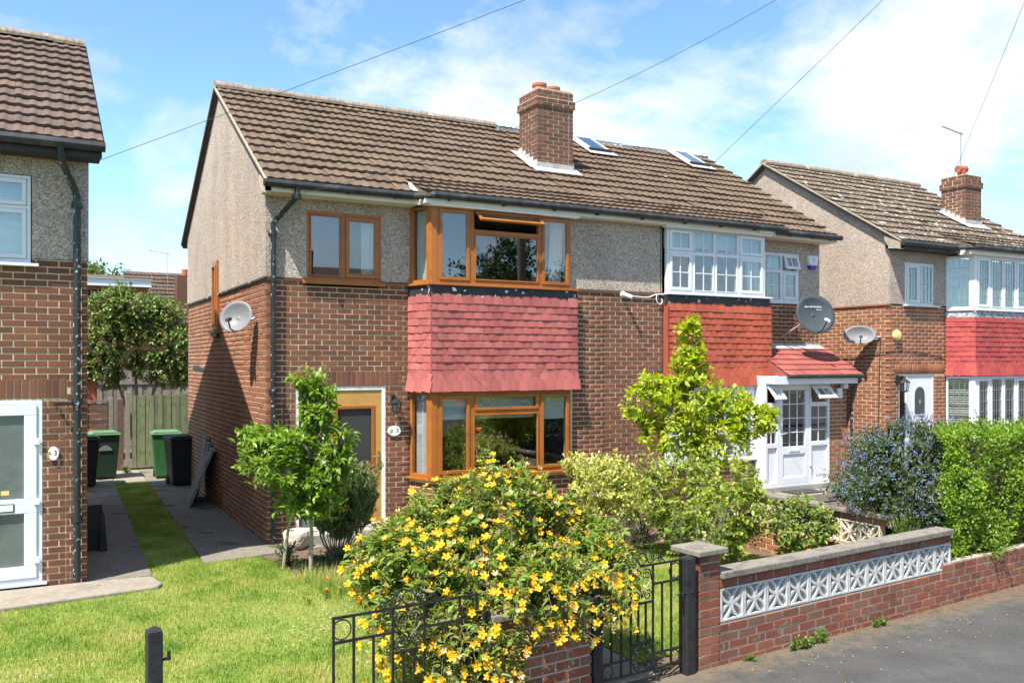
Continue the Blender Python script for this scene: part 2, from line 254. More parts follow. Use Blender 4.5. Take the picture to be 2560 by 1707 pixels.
# ------------------------------------------------------------------ mesh helpers
class Fr:
    """a local frame: a along u, b outwards along n, c along w"""
    def __init__(s, O, u, n, w=(0, 0, 1)):
        s.O = Vector(O); s.u = Vector(u).normalized(); s.n = Vector(n).normalized(); s.w = Vector(w).normalized()
    def p(s, a, b, c): return s.O + s.u*a + s.n*b + s.w*c
    def hinge(s, a, b, c, ang, axis='u'):
        """frame moved to (a,b,c) and swung outwards by ang about its u (top hung) or w (side hung) axis"""
        O = s.p(a, b, c)
        if axis == 'u':
            w = s.w*math.cos(ang) - s.n*math.sin(ang); n = s.n*math.cos(ang) + s.w*math.sin(ang); return Fr(O, s.u, n, w)
        u = s.u*math.cos(ang) + s.n*math.sin(ang); n = s.n*math.cos(ang) - s.u*math.sin(ang); return Fr(O, u, n, s.w)
WORLD = Fr((0, 0, 0), (1, 0, 0), (0, 1, 0))
class MB:
    def __init__(s): s.v = []; s.f = []
    def add(s, vs, fs):
        o = len(s.v); s.v += [tuple(x) for x in vs]; s.f += [tuple(i+o for i in f) for f in fs]
    def box(s, a0, a1, b0, b1, c0, c1, F=WORLD):
        vs = [F.p(a, b, c) for c in (c0, c1) for b in (b0, b1) for a in (a0, a1)]
        s.add(vs, [(0, 2, 3, 1), (4, 5, 7, 6), (0, 1, 5, 4), (2, 6, 7, 3), (0, 4, 6, 2), (1, 3, 7, 5)]); return s
    def slab(s, a0, a1, c0, c1, holes, b0, b1, F=WORLD):
        xs = sorted({a0, a1, *[h for H in holes for h in H[:2] if a0 < h < a1]}); zs = sorted({c0, c1, *[h for H in holes for h in H[2:] if c0 < h < c1]})
        for j in range(len(zs)-1):
            run = None
            for i in range(len(xs)):
                solid = False
                if i < len(xs)-1:
                    mx = (xs[i]+xs[i+1])/2; mz = (zs[j]+zs[j+1])/2
                    solid = not any(H[0] < mx < H[1] and H[2] < mz < H[3] for H in holes)
                if solid and run is None: run = xs[i]
                if not solid and run is not None: s.box(run, xs[i], b0, b1, zs[j], zs[j+1], F); run = None
        return s
    def prism(s, pts, b0, b1, F=WORLD):
        """polygon pts (a,c) extruded from b0 to b1"""
        n = len(pts); vs = [F.p(a, b0, c) for a, c in pts] + [F.p(a, b1, c) for a, c in pts]
        s.add(vs, [tuple(range(n)), tuple(range(2*n-1, n-1, -1))] + [(i, (i+1) % n, n+(i+1) % n, n+i) for i in range(n)]); return s
    def poly(s, pts, z0, z1):
        n = len(pts); vs = [(x, y, z0) for x, y in pts] + [(x, y, z1) for x, y in pts]
        s.add(vs, [tuple(range(n)), tuple(range(2*n-1, n-1, -1))] + [(i, (i+1) % n, n+(i+1) % n, n+i) for i in range(n)]); return s
    def tube(s, path, r, n=8, caps=True):
        P = [Vector(p) for p in path]; rr = r if hasattr(r, '__len__') else [r]*len(P)
        o = len(s.v); prev = None
        for i, p in enumerate(P):
            t = (P[min(i+1, len(P)-1)] - P[max(i-1, 0)]).normalized()
            ref = prev if prev is not None else (Vector((0, 0, 1)) if abs(t.z) < .9 else Vector((1, 0, 0)))
            x = (ref - t*ref.dot(t))
            if x.length < 1e-6: x = t.orthogonal()
            x.normalize(); y = t.cross(x); prev = x
            for k in range(n):
                a = 2*math.pi*(k+.5)/n; q = p + (x*math.cos(a)+y*math.sin(a))*rr[i]; s.v.append(tuple(q))
        for i in range(len(P)-1):
            for k in range(n):
                a = o+i*n+k; b = o+i*n+(k+1) % n; s.f.append((a, b, b+n, a+n))
        if caps:
            s.f.append(tuple(range(o+n-1, o-1, -1))); e = o+(len(P)-1)*n; s.f.append(tuple(range(e, e+n)))
        return s
    def lathe(s, prof, F, n=20, close=False):
        """profile (radius, height along n) turned about F.n through F.O"""
        o = len(s.v)
        for r, h in prof:
            for k in range(n):
                a = 2*math.pi*k/n; s.v.append(tuple(F.p(r*math.cos(a), h, r*math.sin(a))))
        for i in range(len(prof)-1):
            for k in range(n):
                a = o+i*n+k; b = o+i*n+(k+1) % n; s.f.append((a, b, b+n, a+n))
        if close:
            s.f.append(tuple(range(o, o+n))); e = o+(len(prof)-1)*n; s.f.append(tuple(range(e+n-1, e-1, -1)))
        return s
    def mesh(s, name, smooth=False, fix=True):
        me = bpy.data.meshes.new(name); me.from_pydata(s.v, [], s.f)
        if fix:
            bm = bmesh.new(); bm.from_mesh(me); bmesh.ops.recalc_face_normals(bm, faces=bm.faces); bm.to_mesh(me); bm.free()
        if smooth: me.shade_smooth()
        me.update(); return me
    def build(s, name, mat, parent=None, smooth=False, bevel=0, fix=True):
        me = s.mesh(name, smooth, fix)
        return link(name, me, mat, parent, bevel)
def link(name, me, mat, parent=None, bevel=0):
    if mat and not me.materials: me.materials.append(M(mat) if isinstance(mat, str) else mat)
    o = bpy.data.objects.new(name, me); C.objects.link(o)
    setpar(o, parent)
    if bevel:
        b = o.modifiers.new('bevel', 'BEVEL'); b.width = bevel; b.segments = 2; b.limit_method = 'ANGLE'
    return o
INV = {}
def setpar(o, parent):
    if parent is None: return
    o.parent = parent
    root = parent
    while root.parent: root = root.parent
    if root.type == 'EMPTY' and parent is root: o.matrix_parent_inverse = Matrix.Translation(-root.location)
def thing(name, label, cat, loc, group=None):
    o = bpy.data.objects.new(name, None); o.empty_display_size = .2; C.objects.link(o); o.location = loc
    return tag(o, label, cat, group)
def tag(o, label=None, cat=None, group=None, kind=None):
    if label: o['label'] = label
    if cat: o['category'] = cat
    if group: o['group'] = group
    if kind: o['kind'] = kind
    return o
def struct(o): o['kind'] = 'structure'; return o
# ---- many alike pieces: up to `limit` of those that show largest are objects, the rest one joined part
def score(p, n):
    q = np.asarray(p)-CAM; v = np.array([math.sin(YAW), math.cos(YAW), 0]); r = np.array([math.cos(YAW), -math.sin(YAW), 0])
    d = q@v
    if d < .3: return 1e9
    x = 1280+FPX*(q@r)/d; y = 903.4-FPX*q[2]/d
    if not (-10 < x < 2570 and -10 < y < 1717): return 1e6+d
    L = np.linalg.norm(q); c = -(q@np.asarray(n))/L
    if c < .02: return 1e5+d
    return d/math.sqrt(c)
def joined(name, tv, tf, mats, mat, parent, kind='stuff', smooth=False):
    mats = np.asarray(mats); n = len(mats)
    if n == 0: return None
    tv = np.asarray(tv, float); V = np.einsum('nij,kj->nki', mats[:, :3, :3], tv) + mats[:, None, :3, 3]
    k = len(tv); V = V.reshape(-1, 3)
    loops = np.concatenate([np.array(f) for f in tf]); lens = np.array([len(f) for f in tf])
    LL = (loops[None, :]+(np.arange(n)*k)[:, None]).ravel(); ln = np.tile(lens, n)
    me = bpy.data.meshes.new(name); me.vertices.add(len(V)); me.vertices.foreach_set('co', V.ravel().astype(np.float32))
    me.loops.add(len(LL)); me.loops.foreach_set('vertex_index', LL.astype(np.int32))
    me.polygons.add(len(ln)); st = np.concatenate([[0], np.cumsum(ln)[:-1]]); me.polygons.foreach_set('loop_start', st.astype(np.int32))
    if smooth: me.polygons.foreach_set('use_smooth', np.ones(len(ln), bool))
    me.update(calc_edges=True); me.validate()
    o = link(name, me, mat, parent)
    if kind: o['kind'] = kind
    return o
def pieces(name, rest, tv, tf, mats, mat, parent, limit=300, smooth=False, normal=None, pick=True):
    """mats: list of 4x4 numpy; normals from -column 1 unless given"""
    mats = [np.asarray(m) for m in mats]
    if pick:
        def nn(m):
            if normal is not None: return normal
            y = -m[:3, 1]; return y/ (np.linalg.norm(y)+1e-9)
        order = sorted(range(len(mats)), key=lambda i: score(m_c(mats[i]), nn(mats[i])))
    else: order = list(range(len(mats)))
    own = order[:limit]; rs = order[limit:]
    me = bpy.data.meshes.new(name); me.from_pydata([tuple(v) for v in tv], [], tf)
    if smooth: me.shade_smooth()
    me.update(); me.materials.append(M(mat))
    for i in own:
        o = bpy.data.objects.new(name, me); C.objects.link(o); setpar(o, parent)
        o.matrix_basis = Matrix([list(r) for r in mats[i]])
    if rs: joined(rest, tv, tf, [mats[i] for i in rs], mat, parent, 'stuff', smooth)
def m_c(m): return m[:3, 3]
def mat4(x, y, z, p):
    m = np.eye(4); m[:3, 0] = x; m[:3, 1] = y; m[:3, 2] = z; m[:3, 3] = p; return m

# ------------------------------------------------------------------ brickwork
def brick_tmpl():
    i, k, j = .02, .06, .05
    V = [(-.5+i, 0, -.5+k), (.5-i, 0, -.5+k), (.5-i, 0, .5-k), (-.5+i, 0, .5-k)]
    V += [(-.5, j, -.5), (.5, j, -.5), (.5, j, .5), (-.5, j, .5)]
    V += [(-.5, 1, -.5), (.5, 1, -.5), (.5, 1, .5), (-.5, 1, .5)]
    Fc = [(0, 1, 2, 3)]
    for o in (0, 4):
        for a in range(4):
            b = (a+1) % 4; Fc.append((o+b, o+a, o+4+a, o+4+b))
    return V, Fc
BV, BF = brick_tmpl()
def bmat(F, a0, a1, c0, c1, depth, proud=0):
    j = random.gauss(0, .0012)
    ctr = F.p((a0+a1)/2, proud+j, (c0+c1)/2)
    t = random.gauss(0, .006)
    u = F.u + F.n*t
    return mat4(np.array(u)*(a1-a0), -np.array(F.n)*depth, np.array(F.w)*(c1-c0), np.array(ctr))
def courses(F, a0, a1, c0, c1, holes=(), depth=.06, L=.210, J=.015, H=.0605, qL=None, qR=None, start=0, proud=0):
    """stretcher bond; qL / qR: parity of the courses whose corner brick belongs to this wall"""
    out = []; k = start; z = c0
    while z + H*.5 < c1:
        z1 = min(z+H, c1)
        even = k % 2 == 0
        lo = a0; hi = a1; dl = dr = depth
        if qL is not None:
            if (k % 2) != qL: lo = a0+.113
            else: dl = .1
        if qR is not None:
            if (k % 2) != qR: hi = a1-.113
            else: dr = .1
        if qL is None: first = L if even else (L-J)/2
        else: first = L
        segs = []; x = lo; w = first
        while x < hi-.02:
            e = min(x+w, hi)
            if hi - e < .035: e = hi
            segs.append((x, e)); x = e+J; w = L
        for (s, e) in segs:
            parts = [(s, e)]
            for (h0, h1, g0, g1) in holes:
                if z1 <= g0+.02 or z >= g1-.02: continue
                np_ = []
                for (p, q) in parts:
                    if q <= h0 or p >= h1: np_.append((p, q)); continue
                    if p < h0: np_.append((p, h0))
                    if q > h1: np_.append((h1, q))
                parts = np_
            for (p, q) in parts:
                if q-p < .03: continue
                dp = dl if s == lo else (dr if e == hi else depth)
                out.append(bmat(F, p, q, z, z1, dp, proud))
        z += .075; k += 1
    return out
def soldiers(F, a0, a1, c0, c1, depth=.06, proud=.004):
    out = []; n = max(1, round((a1-a0)/.075)); w = (a1-a0)/n
    for i in range(n):
        s = a0+i*w
        # turned on end: piece length runs along w
        ctr = F.p(s+w/2, proud+random.gauss(0, .001), (c0+c1)/2)
        out.append(mat4(np.array(F.w)*(c1-c0-.012), -np.array(F.n)*depth, np.array(F.u)*(w-.012), np.array(ctr)))
    return out

# ------------------------------------------------------------------ roof tiles (double roll interlocking)
def tile_tmpl(w=.30, l=.40, th=.025):
    prof = [(-.5, .0), (-.44, .007), (-.38, .012), (-.30, .012), (-.24, .006), (-.18, 0), (.0, 0), (.06, .007), (.12, .012), (.20, .012), (.26, .006), (.32, 0), (.5, 0)]
    V = []
    for y in (0, 1):
        for x, h in prof: V.append((x*w, y*l, h+th))
    n = len(prof); Fc = [(i, i+1, n+i+1, n+i) for i in range(n-1)]
    for x, h in prof: V.append((x*w, .012, h*.5-.018))
    Fc += [(2*n+i, 2*n+i+1, i+1, i) for i in range(n-1)]
    return V, Fc
TV, TF = tile_tmpl()
def tile_row(x0, x1, y, z, slope, w=.30, off=0, out=None, up=(0, 1), gauge=.34, xoff=0):
    """one row whose lower edge lies at (y,z) on a slope rising towards +Y (up=+1) or -Y"""
    n = max(1, round((x1-x0)/w)); ww = (x1-x0)/n
    s = math.sin(slope); c = math.cos(slope); d = up[1]
    tilt = .038/gauge   # nose lifted over the row below
    for i in range(n):
        x = x0+(i+.5)*ww
        al = slope - tilt + random.gauss(0, .010)
        uy = np.array([0, math.cos(al)*d, math.sin(al)]); nz = np.array([0, -math.sin(al)*d, math.cos(al)])
        ux = np.array([ww/.30*d, random.gauss(0, .004), 0])
        p = np.array([x, y, z]) + nz*.022 + np.array([0, random.gauss(0, .006), random.gauss(0, .002)])
        out.append(mat4(ux, uy, nz, p))
    return out

# ------------------------------------------------------------------ building parts
def window(parent, F, a0, a1, c0, c1, lights, fmat, gmat='glass', b=(-.05, .02), sill=None, sillmat=None, name='window', barmat=None):
    """frame with real openings; every light is a dict r=(a0,a1,c0,c1), sash, bars=(nx,ny), open (degrees), hung"""
    holes = [l['r'] for l in lights]
    w = MB().slab(a0, a1, c0, c1, holes, b[0], b[1], F).build(name, fmat, parent, bevel=.004)
    for l in lights:
        r = l['r']; s = l.get('sash', .045); G = F; o = (0, 0)
        q = (r[0]+.003, r[1]-.003, r[2]+.003, r[3]-.003)
        if l.get('open'):
            if l.get('hung', 'u') == 'u':
                G = F.hinge(0, b[1], q[3], R(l['open'])); q = (q[0], q[1], q[2]-q[3], 0); bb = (0, .035)
            else:
                G = F.hinge(q[0], b[1], 0, R(l['open']), 'w'); q = (0, q[1]-q[0], q[2], q[3]); bb = (0, .035)
        else: bb = (b[1]-.035, b[1]+.014)
        if s:
            MB().slab(q[0], q[1], q[2], q[3], [(q[0]+s, q[1]-s, q[2]+s, q[3]-s)], bb[0], bb[1], G).build('sash', fmat, w, bevel=.004)
        else: bb = (b[0]+.01, b[1]-.01)
        bm_ = (bb[0]+bb[1])/2; g = max(s-.006, -.004) if s else -.004
        MB().box(q[0]+g, q[1]-g, bm_-.002, bm_+.002, q[2]+g, q[3]-g, G).build('pane', gmat, w)
        nx, ny = l.get('bars', (1, 1)); t = l.get('bt', .009)
        i0, i1, k0, k1 = q[0]+s, q[1]-s, q[2]+s, q[3]-s
        for i in range(1, nx):
            x = i0+(i1-i0)*i/nx; MB().box(x-t, x+t, bm_-.007, bm_+.007, k0, k1, G).build('glazing_bar', barmat or fmat, w)
        for i in range(1, ny):
            z = k0+(k1-k0)*i/ny; MB().box(i0, i1, bm_-.0085, bm_+.0085, z-t, z+t, G).build('glazing_bar', barmat or fmat, w)
    if sill: MB().box(a0-sill[0], a1+sill[1], b[0]+.003, b[1]+sill[2], c0-sill[3], c0-.001, F).build('sill', sillmat or fmat, w, bevel=.005)
    return w
def curtain(F, a0, a1, c0, c1, b, label, mat='curtain', folds=9, amp=.02, group=None, cat='curtain', skew=0):
    m = MB(); n = folds*6; vs = []; fs = []
    for j in range(9):
        for i in range(n+1):
            t = i/n; k = j/8; a = a0+(a1-a0)*t+skew*(1-k)
            vs.append(F.p(a, b+amp*math.sin(t*folds*2*math.pi+.5*math.sin(k*5))*(.7+.5*math.sin(t*9)), c0+(c1-c0)*k))
    for j in range(8):
        for i in range(n): q = j*(n+1)+i; fs.append((q, q+1, q+n+2, q+n+1))
    m.add(vs, fs); o = m.build(cat.replace(' ', '_'), mat, None, smooth=True, fix=False)
    return tag(o, label, cat, group)
def quad_roof_part(parent, profile, x0, x1, mat, name='roof', th=.07):
    """solid strip under the tiles; profile = [(y,z)...]"""
    F = Fr((0, 0, 0), (0, 1, 0), (1, 0, 0))
    pts = [(y, z) for y, z in profile]+[(y, z-th) for y, z in reversed(profile)]
    return MB().prism(pts, x0, x1, F)
def chimney(parent, x0, x1, y0, y1, zb, zc0, zc1, zt, pots, mat='brick_chimney', slope=.6, flash='lead_pale'):
    """brick stack with an oversailing band; zb = roof height at the front face"""
    d = (x1-x0, y1-y0)
    core = MB().box(x0+.008, x1-.008, y0+.008, y1-.008, zb-.25, zt-.01)
    core.box(x0-.022, x1+.022, y0-.022, y1+.022, zc0+.005, zc1-.004)
    ch = core.build('chimney', 'mortar_chimney', parent)
    bl = []
    def ring(xa, xb, ya, yb, z0, z1, st):
        Ff = Fr((xa, ya, 0), (1, 0, 0), (0, -1, 0)); Fl = Fr((xa, ya, 0), (0, 1, 0), (-1, 0, 0))
        Fr_ = Fr((xb, ya, 0), (0, 1, 0), (1, 0, 0)); Fb = Fr((xa, yb, 0), (1, 0, 0), (0, 1, 0))
        w, dd = xb-xa, yb-ya
        res = courses(Ff, 0, w, z0, z1, qL=0, qR=0, start=st)+courses(Fl, 0, dd, z0, z1, qL=1, qR=1, start=st)+courses(Fr_, 0, dd, z0, z1, qL=1, qR=1, start=st)+courses(Fb, 0, w, z0, z1, qL=0, qR=0, start=st)
        return res
    n = int((zc0-zb+.2)/.075); bl += ring(x0, x1, y0, y1, zc0-n*.075, zc0-.004, 0)
    bl += ring(x0-.03, x1+.03, y0-.03, y1+.03, zc0, zc1, 1)
    bl += ring(x0, x1, y0, y1, zc1+.002, zt, 0)
    pieces('brick', 'brickwork', BV, BF, bl, mat, ch, limit=220)
    m = MB().box(x0+.02, x1-.02, y0+.02, y1-.02, zt-.011, zt+.02); m.build('flaunching', 'cement', ch, bevel=.01)
    for (px, py, r, h) in pots:
        MB().lathe([(r*.86, 0), (r, .005), (r, h*.7), (r*1.1, h*.72), (r*1.1, h), (r*.85, h), (r*.82, .0)], Fr((px, py, zt+.0), (1, 0, 0), (0, 0, 1), (0, 1, 0)), 18).build('chimney_pot', 'terracotta', ch, smooth=False)
    # lead flashing: apron, stepped sides
    f = MB(); c = math.cos(math.atan(slope)); s = math.sin(math.atan(slope))
    Ff = Fr((0, y0, zb), (1, 0, 0), (0, -s, c), (0, -c, -s))
    f.box(x0-.13, x1+.09, .045, .062, -.02, .20, Ff); f.box(x0-.015, x1+.015, -.5, -.49, 0, 0.001, WORLD) if False else None
    f.box(x0-.012, x1+.012, y0-.014, y0+.02, zb-.02, zb+.15)
    k = 5
    for i in range(k):
        ya = y0+(y1-y0)*i/k; yb = y0+(y1-y0)*(i+1)/k+.012
        zz = zb+(ya-y0)*slope
        for xx in (x0-.013, x1+.003): f.box(xx, xx+.010, ya, yb, zz-.05, zz+.20)
    Fs = Fr((0, y0, zb), (0, c, s), (0, -s, c), (1, 0, 0))
    L = (y1-y0)/c
    f.box(-.05, L+.05, .048, .060, x0-.17, x0-.002, Fs); f.box(-.05, L+.05, .048, .060, x1+.002, x1+.10, Fs)
    f.build('flashing', flash, ch, bevel=.004)
    return ch
def apron(parent, planes, z0, z1, mat, rows=13, flare=(.10, .055, .02), name='tile_hanging', limit=300):
    """hung tiles on bay planes; planes = [(F, a0, a1, growL, growR)]; lowest rows kick out"""
    back = MB()
    for (F, a0, a1, gl, gr) in planes: back.box(a0, a1, -.05, .004, z0+.02, z1, F)
    root = back.build(name, mat, parent)
    w0 = .165; g = (z1-z0)/rows; mats = []
    nx = 7; V = []
    for j, (y, z) in enumerate(((0, 0), (0, 1))):
        for i in range(nx):
            t = i/(nx-1)-.5; V.append((t, -.0036*math.cos(t*math.pi)-(.004 if i in (0,) else 0), z))
    for i in range(nx):
        t = i/(nx-1)-.5; V.append((t, .026-.0036*math.cos(t*math.pi), .0))
    Fc = [(i, i+1, nx+i+1, nx+i) for i in range(nx-1)]+[(2*nx+i, 2*nx+i+1, i+1, i) for i in range(nx-1)]+[(2*nx, 0, nx), (nx-1, 3*nx-1, 2*nx-1)]
    for (F, a0, a1, gl, gr) in planes:
        for k in range(rows):
            e0 = flare[k] if k < len(flare) else 0; e1 = flare[k+1] if k+1 < len(flare) else 0
            s0 = a0-gl*(e0+.02); s1 = a1+gr*(e0+.02)
            n = max(1, round((s1-s0)/w0)); ww = (s1-s0)/n
            cuts = [s0+i*ww for i in range(n+1)] if k % 2 == 0 else [s0]+[s0+(i+.5)*ww for i in range(n)]+[s1]
            if k % 2 and (cuts[1]-cuts[0]) < .06: cuts.pop(1)
            h = g+.045
            for i in range(len(cuts)-1):
                c0, c1 = cuts[i], cuts[i+1]
                bo = e0+.036+random.gauss(0, .0025); bt = e1+.010
                base = np.array(F.p((c0+c1)/2, bo, z0+k*g+random.gauss(0, .002)))
                top = np.array(F.p((c0+c1)/2, bt-.004, z0+k*g+h))
                up = top-base
                y = -np.array(F.n)
                x = np.array(F.u)*(c1-c0-.0025)
                mats.append(mat4(x, y, up, base))
    pieces('tile', 'tiling', V, Fc, mats, mat, root, limit)
    return root
def half_gutter(path, r=.055):
    return MB().tube(path, r, 10)
def ring_tube(m, ctr, r, t, F, n=20, a0=0, a1=2*math.pi):
    pts = [F.p(ctr[0]+r*math.cos(a0+(a1-a0)*i/n), ctr[1], ctr[2]+r*math.sin(a0+(a1-a0)*i/n)) for i in range(n+1)]
    m.tube(pts, t, 6)
TAN = math.tan(R(31)); GY = .338*math.cos(R(31)); GZ = .338*math.sin(R(31))
def main_roof(parent, x0, x1, y0, z0, block=None, mat='roof_tile', ridge=True, ridge_x=None, rows=13, limit=300, holes=(), yr=None, cement_side=None):
    """front slope: y0,z0 the eaves; block=(xa,xb,yfront) where the eaves kick forward"""
    yr = y0+rows*GY; zr = z0+rows*GZ
    m = quad_roof_part(parent, [(y0+.01, z0-.004), (yr, zr-.004), (2*yr-y0-.01, z0-.004)], x0+.012, x1-.002, mat)
    yk, zk = y0+2*GY, z0+2*GZ
    if block:
        xa, xb, yf = block; F = Fr((0, 0, 0), (0, 1, 0), (1, 0, 0))
        m.prism([(yf+.01, z0-.004), (yk, zk-.004), (yk, zk-.09), (yf+.01, z0-.06)], xa+.004, xb-.004, F)
    rf = m.build('roof', mat, parent)
    out = []
    for k in range(rows):
        y = y0+k*GY; z = z0+k*GZ
        segs = [(x0, x1)]
        if block and k < 2:
            segs = [s for s in ((x0, block[0]), (block[1], x1)) if s[1]-s[0] > .1]
        for (h0, h1, g0, g1) in holes:
            if g0-GY*.6 < y+GY*.5 < g1+GY*.3:
                ns = []
                for s in segs:
                    if h1 <= s[0] or h0 >= s[1]: ns.append(s); continue
                    if s[0] < h0-.05: ns.append((s[0], h0))
                    if s[1] > h1+.05: ns.append((h1, s[1]))
                segs = ns
        for (a, b) in segs: tile_row(a, b, y, z, R(31), out=out)
    if block:
        xa, xb, yf = block; dy, dz = yk-yf, zk-z0; sl = math.atan2(dz, dy); L = math.hypot(dy, dz)
        for k in range(3): tile_row(xa, xb, yf+dy*k/3, z0+dz*k/3, sl, out=out, gauge=L/3)
    pieces('roof_tile', 'tiling', TV, TF, out, mat, rf, limit, normal=(0, -.515, .857))
    bk = []
    for k in range(rows): tile_row(x0, x1, 2*yr-y0-k*GY, z0+k*GZ, R(31), out=bk, up=(0, -1))
    joined('rear_tiling', TV, TF, bk, mat, rf)
    if ridge:
        ra, rb = ridge_x or (x0, x1)
        n = max(1, round((rb-ra)/.44)); w = (rb-ra)/n
        tv = []; k = 8
        for x in (0, 1):
            for i in range(k+1):
                a = math.pi*(-.08+1.16*i/k); tv.append((x, -math.cos(a)*.135, math.sin(a)*.105))
        tf = [(i, i+1, k+2+i, k+1+i) for i in range(k)]+[tuple(range(k, -1, -1)), tuple(range(k+1, 2*k+2))]
        ms = [mat4((w-.006, 0, random.gauss(0, .004)), (0, 1, 0), (0, 0, 1+random.gauss(0, .05)), (ra+i*w, yr+random.gauss(0, .004), zr+.008+random.gauss(0, .004))) for i in range(n)]
        pieces('ridge_tile', 'ridge_rest', tv, tf, ms, 'ridge_tile', rf, 60, normal=(0, -.7, .7))
    return rf, yr, zr
def verge(parent, x0, x1, y0, z0, rows=13, mat='cement', name='verge', under='black_wood'):
    F = Fr((0, 0, 0), (0, 1, 0), (1, 0, 0)); yr = y0+rows*GY; zr = z0+rows*GZ; yb = 2*yr-y0
    MB().prism([(y0+.02, z0-.005), (yr, zr-.005), (yb-.02, z0-.005), (yb-.02, z0+.022), (yr, zr+.022), (y0+.02, z0+.022)], x0, x1, F).build(name, mat, parent)
    MB().prism([(y0+.05, z0-.04), (yr, zr-.045), (yb-.05, z0-.04), (yb-.05, z0-.008), (yr, zr-.008), (y0+.05, z0-.008)], x0+.008, x1-.006, F).build('undercloak', under, parent)
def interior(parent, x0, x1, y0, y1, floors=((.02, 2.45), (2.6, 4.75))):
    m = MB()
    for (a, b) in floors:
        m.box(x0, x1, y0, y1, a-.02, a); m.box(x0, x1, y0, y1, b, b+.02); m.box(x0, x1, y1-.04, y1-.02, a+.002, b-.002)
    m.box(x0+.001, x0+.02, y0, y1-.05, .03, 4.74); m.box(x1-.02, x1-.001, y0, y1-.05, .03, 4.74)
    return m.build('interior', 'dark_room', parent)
def gableF(x, n): return Fr((x, 0, 0), (0, 1, 0), (n, 0, 0))
def downpipe(parent, path, r=.036, clips=(), mat='black_pipe', F=None):
    m = MB().tube(path, r, 12)
    for (x, y, z) in clips: m.tube([(x, y, z-.035), (x, y, z+.035)], r*1.28, 12); m.box(x-.06, x+.06, y+.012, y+.075, z-.014, z+.014)
    return m.build('downpipe', mat, parent, smooth=False)
def brackets(parent, F, xs, b0, b1, z0, z1):
    for x in xs: MB().prism([(x-.012, z0), (x+.012, z0), (x+.012, z1), (x-.012, z1)], b0, b1, F).build('gutter_bracket', 'black_plastic', parent)
def lantern(loc, n, label, s=1.0):
    """bracket lantern hung from a swan neck; n = outward direction"""
    F = Fr(loc, (1, 0, 0), n)
    t = thing('wall_lantern', label, 'lamp', loc)
    MB().box(-.035*s, .035*s, -.01, .02, -.02*s, .12*s, F).build('back_plate', 'lamp_black', t, bevel=.006)
    pts = [F.p(0, .02, .05*s), F.p(0, .06*s, .10*s), F.p(0, .11*s, .10*s), F.p(0, .13*s, .055*s)]
    MB().tube(pts, .010*s, 8).build('arm', 'lamp_black', t)
    G = Fr(F.p(0, .13*s, 0), (1, 0, 0), (0, 0, 1), (0, 1, 0))
    MB().lathe([(.002, .075*s), (.03*s, .06*s), (.085*s, .012*s), (.09*s, 0), (.0, 0.004)], G, 6).build('roof', 'lamp_black', t)
    MB().lathe([(.072*s, -.002), (.05*s, -.13*s), (.002, -.132*s)], G, 6).build('lantern_glass', 'glass', t)
    m = MB()
    for k in range(6):
        a = k*math.pi/3; m.tube([G.p(.074*s*math.cos(a), 0, .074*s*math.sin(a)), G.p(.052*s*math.cos(a), -.13*s, .052*s*math.sin(a))], .005*s, 5)
    m.lathe([(.054*s, -.125*s), (.056*s, -.14*s), (.012*s, -.15*s), (.002, -.175*s)], G, 6)
    m.build('cage', 'lamp_black', t)
    return t
def text_mesh(name, s, size, F, mat, parent, b=.002, cx=True, ext=.001):
    cu = bpy.data.curves.new(name, 'FONT'); cu.body = s; cu.size = size; cu.extrude = ext
    cu.align_x = 'CENTER' if cx else 'LEFT'; cu.align_y = 'CENTER'
    o = bpy.data.objects.new(name, cu); C.objects.link(o)
    dg = bpy.context.evaluated_depsgraph_get(); me = bpy.data.meshes.new_from_object(o.evaluated_get(dg)); bpy.data.objects.remove(o)
    for v in me.vertices:
        v.co = F.p(v.co.x, b+v.co.z, v.co.y)
    me.materials.clear()
    return link(name, me, mat, parent)
def plaque(loc, n, rx, rz, num, label, nx=.03):
    F = Fr(loc, (1, 0, 0), n); t = thing('house_number_plaque', label, 'plaque', loc)
    pts = [(rx*math.cos(a), rz*math.sin(a)) for a in np.linspace(0, 2*math.pi, 28, endpoint=False)]
    MB().prism(pts, -.004, .018, F).build('plate', 'ceramic', t, bevel=.005)
    text_mesh('numeral', num, .075, Fr(F.p(nx, 0, .005), F.u, F.n), 'print_dark', t, .0195)
    m = MB()
    for k in range(7):
        a = k*.9; m.prism([(-.035-.012+.018*math.cos(a)*.8+.011*math.cos(q), -.004+.03*math.sin(a*1.7)*.7+.008*math.sin(q)) for q in np.linspace(0, 6.28, 7)[:-1]], .0185+.0005*k, .0195+.0005*k, F)
    m.build('painted_flower', 'print_green', t)
    return t
